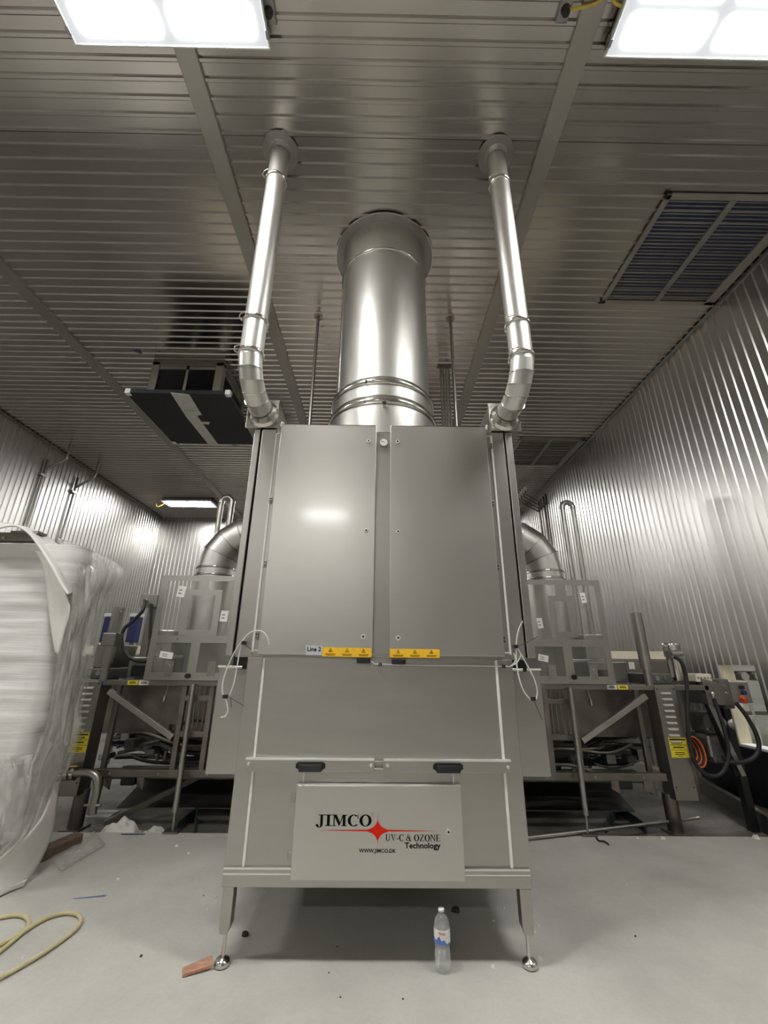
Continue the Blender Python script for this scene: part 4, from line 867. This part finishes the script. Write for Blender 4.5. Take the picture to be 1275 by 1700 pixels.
# right of the machine: drive, control boxes, cables
r = empty('drive_motor', (2.85, 4.15, .3), 'grey gear motor hanging right of the louvred column', 'motor')
a, b_ = at(1165, 1205, 4.15), at(1210, 1240, 4.15)
B().box(a.x + .0, a.x + .22, 4.1, 4.42, .44, .66).build('motor_body', 'motor_grey', r, bevel=.03); B().box(a.x + .03, a.x + .19, 4.12, 4.36, .66, .84).build('gear_case', 'motor_grey', r, bevel=.03)
B().cyl((a.x + .20, 4.16, .76), (a.x + .26, 4.10, .76), .07, .06, 20).build('end_bell', 'galv', r); B().ring((a.x + .02, 4.08, .70), (a.x + .02, 4.10, .70), .022, .012, 14).build('lifting_eye', 'chrome', r)
B().box(a.x + .14, a.x + .155, 4.09, 4.10, .50, .56).build('name_plate', 'label_white', r); B().cyl((a.x - .02, 4.08, .50), (a.x - .02, 4.08, .66), .02, .02, 12).build('grease_gun', 'galv', r)
r = empty('hose_coil', (2.72, 4.10, .42), 'coil of orange hose beside the gear motor', 'hose')
hc = at(1156, 1248, 4.1)
for i in range(5):
    rr_ = .115 - .008 * i; B().tube([Vector((hc.x + rr_ * .62 * cos(t_), 4.1 + .018 * i + .02 * sin(t_), hc.z + rr_ * sin(t_))) for t_ in [2 * pi * k_ / 20 for k_ in range(21)]], .008, 8, 2).build('hose_loop', 'orange' if i % 2 == 0 else 'black_rubber', r)
r = empty('control_station', (3.0, 4.0, 0), 'grey metal control box on a leaning leg by the right wall', 'control box')
a, b_ = at(1176, 1126, 3.98), at(1221, 1170, 3.98); mx_ = a.x + .02
B().add([(a.x - .05, 3.98, b_.z), (b_.x, 3.98, b_.z - .01), (b_.x - .03, 3.98, a.z - .06), (a.x - .06, 3.98, a.z), (a.x - .05, 4.3, b_.z), (b_.x, 4.3, b_.z), (b_.x - .03, 4.3, a.z - .02), (a.x - .06, 4.3, a.z + .02)], [(0, 1, 2, 3), (7, 6, 5, 4), (0, 4, 5, 1), (1, 5, 6, 2), (2, 6, 7, 3), (3, 7, 4, 0)]).build('box', 'steel_dark', r, bevel=.006)
B().bar((a.x - .02, 4.02, b_.z + .02), at(1234, 1288, 3.98), .035, .035).build('leg', 'steel_dark', r, bevel=.003); B().bar((a.x - .06, 4.05, a.z), at(1222, 1288, 4.05), .03, .03).build('leg', 'black_plastic', r, bevel=.003)
p = at(1183, 1154, 3.95); B().lathe([(0, .03), (.012, .028), (.02, .015), (.018, 0), (.012, -.02)], p, 16).build('gland', 'chrome', r)
p = at(1208, 1151, 3.97); B().cyl((p.x, 3.98, p.z), (p.x, 3.965, p.z), .012, .010, 12).build('latch', 'chrome', r)
r = empty('button_station', (3.25, 4.1, .9), 'small push button box before the pass-through', 'control box')
a, b_ = at(1212, 1131, 4.05), at(1251, 1168, 4.05)
B().box(a.x - .05, b_.x, 4.05, 4.16, b_.z, a.z).build('box', 'steel', r, bevel=.008); B().box(a.x - .14, a.x - .05, 4.0, 4.2, b_.z - .04, a.z + .02).build('side_box', 'motor_grey', r, bevel=.01)
for px_, py_, m_ in ((1231, 1141, 'black_plastic'), (1235, 1150, 'blue_bin'), (1233, 1158, 'orange'), (1236, 1164, 'red_button')):
    p = at(px_, py_, 4.04); B().cyl((p.x, 4.05, p.z), (p.x, 4.025, p.z), .02, .018, 14).build('button', m_, r, bevel=.002)
B().box(a.x - .10, a.x - .04, 4.08, 4.14, LOW, b_.z).build('post', 'black_plastic', r)
ctube('cable', pp([(1222, 1167), (1240, 1190), (1255, 1218), (1260, 1240), (1253, 1256), (1238, 1264), (1222, 1266), (1206, 1263), (1200, 1255)], 3.92), .017, 'black_rubber', 'thick black cable sagging before the pass-through', 'cable')
ctube('cable', pp([(1117, 1090), (1128, 1096), (1136, 1110), (1140, 1135), (1141, 1170), (1142, 1205), (1146, 1240), (1155, 1268), (1170, 1284), (1188, 1288), (1202, 1278), (1209, 1255), (1206, 1225), (1196, 1190), (1185, 1160)], 3.90), .016, 'black_rubber', 'long black cable looping below the gear motor', 'cable')
r = empty('cup_valve', (2.62, 4.1, 1.08), 'shiny cylinder fitting on the right end of the rail', 'fitting')
a = at(1113, 1068, 4.1); B().lathe([(0, 0), (.075, 0), (.078, -.02), (.072, -.03), (.072, -.12), (.04, -.13), (.04, -.33)], a, 24).build('cylinder', 'chrome', r)
B().box(a.x - .09, a.x - .06, 4.05, 4.08, a.z - .3, a.z - .02).build('lever', 'chrome', r, bevel=.004); q = at(1124, 1087, 4.02); B().cyl(q - Vector((.07, 0, 0)), q + Vector((.05, .02, .01)), .04, .035, 14).build('elbow_fitting', 'galv', r, bevel=.006)
r = empty('terminal_block', (2.86, 4.05, 1.08), 'pale terminal block beside the grey control box', 'block')
a, b_ = at(1147, 1118, 4.05), at(1177, 1132, 4.05); B().box(a.x, b_.x, 4.0, 4.15, b_.z, a.z).build('block', 'cream', r, bevel=.008)
for i in range(5): B().cyl((a.x + .02 + i * .03, 3.999, (a.z + b_.z) / 2), (a.x + .02 + i * .03, 3.994, (a.z + b_.z) / 2), .008, None, 10).build('terminal', 'galv', r)
B().box(2.62, 2.95, 3.98, 4.05, 1.035, 1.078).build('rail_extension', 'steel_dark', M, bevel=.004)
B().box(2.70, 2.76, 4.74, 4.745, 1.2, 1.27).build('deck_sticker', 'label_white', M)
B().add([(2.66, 4.06, .40), (3.0, 4.06, .40), (3.0, 4.06, 1.03), (2.66, 4.06, 1.03), (2.66, 4.5, .5), (3.0, 4.5, .5), (3.0, 4.5, 1.03), (2.66, 4.5, 1.03)], [(3, 2, 1, 0), (4, 5, 6, 7), (2, 3, 7, 6), (1, 2, 6, 5), (3, 0, 4, 7)]).build('drive_cover', 'black_plastic', M, bevel=.004) if False else None
# conduits on the walls
for i, (xa, ya) in enumerate(((at_x(78, 772, XL + .05).y, 4.35), (at_x(127, 806, XL + .05).y, 4.35))):
    Y = xa; q = empty('wall_conduit', (XL + .05, Y, 0), ['thin conduit on the left wall, nearer the wrapped crate', 'thin conduit on the left wall, nearer the far corner'][i], 'conduit', 'left wall conduits')
    B().tube([(XL + .04, Y, 0.2), (XL + .04, Y, 4.30), (XL + .05, Y, 4.42), (XL + .18, Y, 4.52), (XL + .32, Y, 4.62), (XL + .36, Y, 4.74), (XL + .36, Y, HC)], .022, 10, 5).build('conduit', 'tube', q); B().box(XL, XL + .06, Y - .07, Y + .07, 4.30, 4.34).build('strap', 'galv', q)
for i in range(4):
    Y = 8.40 + i * .14; q = empty('wall_conduit', (XR - .05, Y, 0), ['first of four conduits bent over the right wall, nearest', 'second of four conduits bent over the right wall', 'third of four conduits bent over the right wall', 'last of four conduits bent over the right wall, farthest'][i], 'conduit', 'right wall conduits')
    xo = .46
    B().tube([(XR - .03, Y, .2), (XR - .03, Y, 4.45), (XR - .06, Y, 4.50), (XR - xo + .03, Y, 4.72), (XR - xo, Y, 4.77), (XR - xo, Y, HC)], .016, 8, 4).build('conduit', 'steel_old', q); B().cyl((XR - xo, Y, 4.83), (XR - xo, Y, 4.92), .038, .038, 14).build('conduit_fitting', 'white_plastic', q)

# next room: conveyor and trolley seen through the opening
r = empty('far_conveyor', (6.0, 6.8, 0), 'steel conveyor with rollers in the next room', 'conveyor')
B().box(4.6, 7.6, 6.4, 7.2, 1.22, 1.30).build('bed', 'steel', r, bevel=.006); B().add([(4.4, 6.3, 1.75), (6.2, 6.3, 1.35), (6.2, 7.3, 1.35), (4.4, 7.3, 1.75), (4.4, 6.3, 1.71), (6.2, 6.3, 1.31), (6.2, 7.3, 1.31), (4.4, 7.3, 1.71)], [(0, 1, 2, 3), (7, 6, 5, 4), (0, 4, 5, 1), (1, 5, 6, 2), (2, 6, 7, 3), (3, 7, 4, 0)]).build('chute', 'steel_dark', r)
for i in range(14): B().cyl((4.7 + i * .2, 6.38, 1.10), (4.7 + i * .2, 7.2, 1.10), .06, .06, 12).build('roller', 'motor_grey', r)
for x in (4.9, 6.0, 7.2): B().box(x, x + .06, 6.45, 6.51, 0, 1.22).build('leg', 'steel_dark', r)
r = empty('trolley', (5.2, 5.85, 0), 'low trolley on a caster in the next room', 'trolley')
for zz in (.62, .78): B().box(4.55, 6.2, 5.7, 6.2, zz, zz + .04).build('deck', 'galv', r, bevel=.004)
for x in (4.75, 5.9):
    B().cyl((x, 5.75, .13), (x, 5.75, .8), .02, None, 10).build('upright', 'galv', r); B().cyl((x, 5.73, .065), (x, 5.77, .065), .065, None, 18).build('caster', 'motor_grey', r)

# ---------------------------------------------------------------- floor curbs, plates and clutter behind
B().bar((3.52, 5.2, .0), (3.18, 3.95, .0), .05, .20).build('floor_curb', 'steel_old', label='low dark steel curb on the floor by the right wall', cat='curb', bevel=.006)
B().cyl(on_z(868, 1392, .02), on_z(1160, 1358, .03), .013, None, 10).build('floor_pipe', 'tube', label='thin pipe lying on the floor behind the right support leg', cat='pipe')
for lab, A, C_, E_ in (('bent dark green steel plate on the floor below the right guard', (1006, 1384), (1028, 1350), (1073, 1384)), ('small bent dark steel plate by the left support leg', (292, 1384), (325, 1356), (322, 1385))):
    a, c_, e = on_z(*A, LOW), on_z(*C_, LOW), on_z(*E_, LOW); h_ = .075; q = empty('bent_plate', (c_.x, c_.y, LOW), lab, 'plate')
    B().bar(a + Vector((0, 0, h_ / 2)), c_ + Vector((0, 0, h_ / 2)), .012, h_).build('plate_wing', 'green_steel', q); B().bar(c_ + Vector((0, 0, h_ / 2)), e + Vector((0, 0, h_ / 2)), .012, h_).build('plate_wing', 'green_steel', q)
B().tube([on_z(990, 1391, .006), on_z(995, 1396, .006), on_z(1003, 1397, .006), on_z(1010, 1402, .006)], .007, 8).build('rubber_scrap', 'black_rubber', label='bent strip of black rubber in front of the right support leg', cat='scrap')
p = on_z(170, 1352, LOW); B().box(p.x - .12, p.x + .10, p.y - .08, p.y + .10, LOW, LOW + .006).build('cardboard_sheet', 'tape', label='small pale sheet on the floor under the valve pipe', cat='sheet')
# shelves of scrap film

# ---------------------------------------------------------------- wrapped crate at the left
r = empty('wrapped_crate', (-3.1, 3.25, 0), 'tall crate wrapped in white foam and loose clear film at the left edge', 'crate')
bx0, bx1, by0, by1, bz0, bz1 = -4.3, -2.19, 2.93, 3.16, .62, 2.03
per = []
rc = .10
def corner(cx_, cy_, a0_):
    return [(cx_ + rc * cos(a0_ + t * pi / 12), cy_ + rc * sin(a0_ + t * pi / 12)) for t in range(7)]
per += [(bx0 + i * (bx1 - bx0 - rc) / 26, by0) for i in range(26)] + corner(bx1 - rc, by0 + rc, -pi / 2) + [(bx1, by0 + rc + i * (by1 - by0 - 2 * rc) / 8) for i in range(1, 8)] + corner(bx1 - rc, by1 - rc, 0) + [(bx0, by1)]
rows = []
for j in range(72):
    z = bz0 + (bz1 - bz0) * j / 71; row = []
    for i, (x, yy) in enumerate(per):
        nx, ny = (0, -1) if i < 26 else ((1, 0) if i < 40 else (0, 1))
        d_ = .020 * noise.noise(Vector((x * .5, yy * .5, z * 9))) + .012 * noise.noise(Vector((x * 2.1, yy * 2, z * 22))) - .03 * max(0, .2 - (z - bz0)) + .015 * noise.noise(Vector((x * 1.3, yy, z * 1.5)))
        if j == 0: d_ -= .03
        zz = z + .03 * (x + 2.2) * (1 if j == 0 else 0) + .012 * noise.noise(Vector((x * 1.5, 3, z * 2)))
        row.append(Vector((x + nx * d_, yy + ny * d_, zz)))
    rows.append(row)
B().grid(rows).build('wrapped_body', 'stretch_wrap', r, 'white foam block wound in stretch film')
B().box(bx0 + .05, bx1 - .05, by0 + .05, by1 - .05, bz0 + .02, bz1 + .01).build('crate_core', 'foam', r)
B().box(bx0, -2.53, by0 + .0, by0 + .06, bz1 + .02, bz1 + .085).build('top_beam', 'steel_dark', r, bevel=.004)
B().box(-2.70, -2.50, by0 - .01, by0 + .07, bz1 + .075, bz1 + .095).build('beam_flange', 'steel_dark', r)
p = at(7, 893, by0 - .01); B().cyl((p.x, by0, p.z), (p.x, by0 - .02, p.z), .012, .01, 10).build('beam_bolt', 'chrome', r)
for x in (-4.1, -3.2, -2.45): B().box(x, x + .12, 3.0, 3.14, 0, bz0 + .05).build('skid_leg', 'wood', r)
B().box(-4.3, -2.25, 2.98, 3.14, bz0 - .08, bz0 + .0).build('skid_deck', 'wood', r)
def ribbon(name, A, Bc, m_, nu, nv, amp=0, fr=6, thick=.006, seed=0, bulge=0):
    """a sheet between two edge curves; each curve is a list of (px, py, Y)"""
    ca = spl([at(*q) for q in A], 8); cb = spl([at(*q) for q in Bc], 8)
    def samp(c_, t):
        f_ = t * (len(c_) - 1); i = min(int(f_), len(c_) - 2); return c_[i].lerp(c_[i + 1], f_ - i)
    rows = []
    for j in range(nv + 1):
        t = j / nv; pa, pb = samp(ca, t), samp(cb, t); row = []
        for i in range(nu + 1):
            u = i / nu; q = pa.lerp(pb, u)
            if amp:
                w_ = min(1, 4 * u * (1 - u) + .5); q = q + Vector((noise.noise(Vector((u * fr + seed, t * fr * .6, 0))), noise.noise(Vector((u * fr * 1.7, t * fr * .5, seed + 5))), .3 * noise.noise(Vector((u * fr, t * fr, seed + 9))))) * amp * w_
            if bulge: q = q + Vector((bulge, -bulge, 0)) * sin(pi * u)
            q.z = max(q.z, .006); row.append(q)
        rows.append(row)
    return B().grid(rows).build(name, m_, r, solid=thick, fix=False)
ribbon('foam_sheet', [(-40, 884, 2.80), (0, 877, 2.80), (25, 873, 2.80), (44, 882, 2.80), (62, 903, 2.80), (84, 938, 2.80), (102, 972, 2.80), (113, 986, 2.80)],
       [(-40, 866, 3.2), (0, 868, 3.2), (40, 875, 3.2), (72, 889, 3.2), (97, 906, 3.2), (114, 930, 3.2), (122, 958, 3.2), (121, 985, 3.1)], 'foam', 12, 48, .012, 4, .012, 1)
ribbon('foam_flap', [(58, 912, 2.90), (72, 940, 2.90), (78, 985, 2.90), (84, 1030, 2.91), (93, 1085, 2.92)],
       [(75, 918, 2.86), (98, 962, 2.84), (116, 1008, 2.86), (108, 1045, 2.88), (97, 1088, 2.91)], 'foam', 8, 24, .006, 4, .010, 2)
fi = [(95, 893, 3.02), (118, 940, 3.02), (121, 990, 2.97), (112, 1040, 2.93), (98, 1085, 2.9), (88, 1150, 2.88), (70, 1225, 2.86), (52, 1270, 2.86), (42, 1335, 2.88), (20, 1385, 2.86), (-10, 1420, 2.84)]
fo = [(150, 912, 3.35), (207, 947, 3.35), (180, 992, 3.33), (166, 1050, 3.33), (152, 1115, 3.32), (136, 1175, 3.30), (136, 1205, 3.28), (118, 1266, 3.24), (96, 1305, 3.2), (72, 1375, 3.1), (-5, 1452, 2.95)]
ribbon('clear_film', fi, fo, 'film', 34, 90, .035, 7, .002, 3)
ribbon('clear_film', [(98, 897, 3.0), (128, 935, 2.97), (126, 1000, 2.92), (110, 1075, 2.89), (95, 1150, 2.86), (80, 1230, 2.85)], [(128, 905, 3.25), (168, 930, 3.25), (160, 1000, 3.22), (142, 1080, 3.2), (128, 1155, 3.18), (112, 1240, 3.16)], 'film', 20, 60, .03, 9, .002, 8)
ribbon('clear_film', [(-20, 1262, 2.93), (-20, 1300, 2.91), (-20, 1365, 2.9), (-20, 1410, 2.9)], [(54, 1252, 2.93), (50, 1290, 2.91), (42, 1345, 2.9), (30, 1390, 2.9)], 'film', 16, 24, .03, 6, .002, 12)
ribbon('foam_strip', [(98, 1298, 3.22), (92, 1350, 3.20), (80, 1400, 3.17), (45, 1462, 3.06), (-10, 1496, 2.88)], [(90, 1300, 3.18), (72, 1352, 3.05), (48, 1384, 2.97), (20, 1408, 2.93), (-20, 1440, 2.88)], 'foam', 10, 36, .008, 4, .010, 4)
# foam scrap, wood and film scraps near the crate
p = on_z(20, 1474, 0)
a_ = [on_z(*q, .008) for q in ((-30, 1484), (46, 1464), (40, 1471), (-20, 1492))]
B().add([q for q in a_] + [q + Vector((0, 0, .02)) for q in a_], [(3, 2, 1, 0), (4, 5, 6, 7), (0, 1, 5, 4), (1, 2, 6, 5), (2, 3, 7, 6), (3, 0, 4, 7)]).build('foam_scrap', 'foam', label='white foam scrap on the floor below the crate', cat='scrap')
a, b_ = on_z(55, 1424, .035), on_z(130, 1391, .035); B().bar(a, b_, .09, .07).build('wood_post', 'wood', label='brown wooden post lying on the floor by the crate', cat='post', bevel=.012)
rows = [[on_z(100 + 75 * u / 10 - 6 * t, 1440 - 45 * u / 10 - 22 * t / 3 + 6, .012 + .018 * abs(noise.noise(Vector((u * .7, t * .9, 2))))) for u in range(11)] for t in range(4)]
B().grid(rows).build('film_scrap', 'film', label='clear film scrap lying beside the wooden post', cat='scrap', solid=.001)

# ---------------------------------------------------------------- bottle, board, hose, bits on the floor
p = on_z(735.5, 1611, 0); r = empty('water_bottle', (p.x, p.y, 0), 'clear plastic water bottle with white and blue label standing under the unit', 'bottle')
K = .212
prof = [(0, .004), (.012, .003), (.024, .001), (.030, .004), (.034, .013), (.0355, .03), (.0350, .034), (.0355, .038), (.0350, .046), (.0355, .05), (.0345, .066), (.0325, .076), (.0310, .082), (.0325, .088), (.0345, .096), (.0352, .104), (.0352, .150), (.0345, .160), (.0315, .171), (.025, .182), (.0165, .190), (.0125, .193), (.0120, .199), (.0140, .200), (.0140, .202), (.0118, .203), (0, .203)]
B().lathe(prof, (p.x, p.y, 0), 36).build('bottle_body', 'pet', r)
B().lathe([(q * .93, z + .002) for q, z in prof[:17]] + [(0, .152)], (p.x, p.y, 0), 28).build('water', 'pet', r)
B().lathe([(0, K + .001), (.0125, K + .001), (.0135, K - .002), (.0135, .203), (.0118, .2025)], (p.x, p.y, 0), 30).build('cap', 'bottle_cap', r)
def sector(z0f, z1f, a0_, a1_, R_, m_, name, parent):
    n_ = 40; rows = [[], []]
    for i in range(n_ + 1):
        a = radians(a0_ + (a1_ - a0_) * i / n_)
        rows[0].append(Vector((p.x + R_ * cos(a), p.y + R_ * sin(a), z0f(i / n_)))); rows[1].append(Vector((p.x + R_ * cos(a), p.y + R_ * sin(a), z1f(i / n_))))
    return B().grid(rows).build(name, m_, parent, fix=False)
mt = lambda t: .116 + .012 * max(0, 1 - abs(t - .45) / .12) - .016 * max(0, t - .6) * 2.4 + .004 * sin(t * 21)
lb = sector(lambda t: .104 if t < .6 else .100, lambda t: .150, 175, 360, .0360, 'label_white', 'bottle_label', r)
sector(lambda t: .100, mt, 180, 325, .0364, 'label_blue', 'label_mountain', lb)
def onl(deg, z, R_=.0368): a = radians(deg); return Vector((p.x + R_ * cos(a), p.y + R_ * sin(a), z))
B().tube([onl(238 + i * 4.2, .1400 - i * .0003 + .0038 * sin(i * 2.1)) for i in range(12)], .0011, 6, 3).build('label_script', 'label_red', lb)
# wood board sliver leaning on the left foot
a, b_ = on_z(303, 1613, .012), on_z(352, 1596, .02)
bd = B(); d_ = (b_ - a).normalized(); w_ = Vector((-d_.y, d_.x, 0)) * .024
bd.add([a - w_ * .8, b_ - w_ * .9, b_ + w_ * .9 + Vector((0, 0, .012)), a + w_ * .7 + Vector((.0, 0, .006)), a - w_ * .8 - Vector((0, 0, .012)), b_ - w_ * .9 - Vector((0, 0, .012)), b_ + w_ * .9 - Vector((0, 0, .004)), a + w_ * .7 - Vector((0, 0, .008))], [(0, 1, 2, 3), (7, 6, 5, 4), (0, 4, 5, 1), (1, 5, 6, 2), (2, 6, 7, 3), (3, 7, 4, 0)])
bd.build('wood_sliver', 'wood_red', label='broken reddish board lying against the left front foot', cat='board', bevel=.002)
B().tube([on_z(*q, .012) for q in ((-40, 1528), (0, 1523), (25, 1519), (42, 1522), (48, 1532), (40, 1545), (20, 1558), (-5, 1570), (-60, 1596))], .009, 10, 6).build('hose', 'hose', label='inner loop of pale yellow hose at the left edge', cat='hose')
B().tube([on_z(*q, .012) for q in ((-40, 1602), (-5, 1583), (20, 1563), (45, 1543), (75, 1525), (105, 1516), (125, 1517), (134, 1525), (130, 1538), (112, 1554), (75, 1580), (35, 1604), (-5, 1626), (-60, 1655))], .009, 10, 6).build('hose', 'hose', label='long outer loop of pale yellow hose on the floor', cat='hose')
def chip(px, py, s_, m_, label, cat_, group=None, z=0.0):
    q = on_z(px, py, z); rnd = random.Random(int(px * 31 + py)); n_ = 7; bb = B(); v = []
    for zz, k_ in ((0, 1), (s_ * .5, .75)):
        v += [q + Vector((k_ * s_ * (.6 + .6 * rnd.random()) * cos(2 * pi * i / n_), k_ * s_ * (.5 + .5 * rnd.random()) * sin(2 * pi * i / n_), zz + .3 * s_ * rnd.random() * (zz > 0))) for i in range(n_)]
    bb.add(v, [tuple(range(n_ - 1, -1, -1)), tuple(range(n_, 2 * n_))] + [(i, (i + 1) % n_, n_ + (i + 1) % n_, n_ + i) for i in range(n_)]).build(name='floor_chip', m=m_, label=label, cat=cat_, group=group)
for px, py, s_, lab in ((358, 1490, .012, 'curled pale chip left of the left front leg'), (344, 1511, .008, 'small pale ring-shaped chip left of the left front leg'), (819, 1606, .010, 'pale chip left of the right front foot'),
        (836, 1508, .008, 'pale speck under the right end of the base rail'), (819, 1529, .007, 'pale speck halfway between bottle and right leg'), (894, 1538, .012, 'pale chip just right of the right front leg'),
        (888, 1548, .008, 'smaller pale chip nearest the bottom of the right front leg'), (897, 1593, .013, 'pale chip touching the right front foot'), (195, 1460, .010, 'pale chip on the open floor left of the unit'),
        (293, 1405, .013, 'pale chip in front of the left support leg'), (313, 1417, .012, 'pale chip between left support leg and base rail'), (218, 1453, .008, 'small pale speck left of the unit, nearest the unit'),
        (38, 1590, .008, 'pale speck inside the outer hose loop'), (1058, 1392, .014, 'pale chip in front of the green steel plate'), (1100, 1393, .022, 'wide pale patch of grit in front of the right column'),
        (1255, 1392, .03, 'large pale grit patch at the far right floor edge'), (930, 1480, .007, 'pale speck right of the base rail'), (1040, 1470, .007, 'pale speck farthest right on the open floor')):
    chip(px, py, s_, 'paint_chip', lab, 'debris', 'pale chips scattered on the floor')
for px, py, s_, lab in ((560, 1572, .004, 'dark crumb in the shadow under the unit'), (546, 1615, .004, 'dark crumb just before the shadow under the unit'), (565, 1656, .004, 'dark crumb at the bottom of the picture, left one'), (669, 1659, .0045, 'dark crumb at the bottom of the picture, right one'),
        (338, 1487, .005, 'dark crumb beside the left end of the base rail'), (234, 1588, .007, 'dark sliver left of the broken board'), (1055, 1555, .006, 'dark crumb on the open floor at the right')):
    chip(px, py, s_, 'dark_chip', lab, 'debris', 'dark crumbs scattered on the floor')
chip(407, 1553, .022, 'dark_chip', 'black rubber lump behind the left front leg', 'debris'); chip(757, 1514, .026, 'dark_chip', 'black twisted scrap behind the water bottle', 'debris')
fl = bpy.data.objects['floor']
a, b_ = on_z(121, 1493, 0), on_z(174, 1489, 0); B().add([a, b_, b_ + Vector((.0, .02, 0)), a + Vector((0, .008, 0))], [(0, 1, 2, 3)]).build('chalk_mark', 'chalk_blue', fl).location.z = .0015
a, b_ = on_z(200, 1386, 0), on_z(240, 1386, 0); B().add([a, b_, b_ + Vector((.0, .02, 0)), a + Vector((0, .02, 0))], [(0, 1, 2, 3)]).build('chalk_mark', 'blue_bin', fl).location.z = .0015
a = on_z(219, 581, HC - .014); B().add([a, a + Vector((.06, .06, 0)), a + Vector((.10, .06, 0)), a + Vector((.04, -.01, 0))], [(0, 1, 2, 3)]).build('blue_mark', 'blue_bin', ceil)
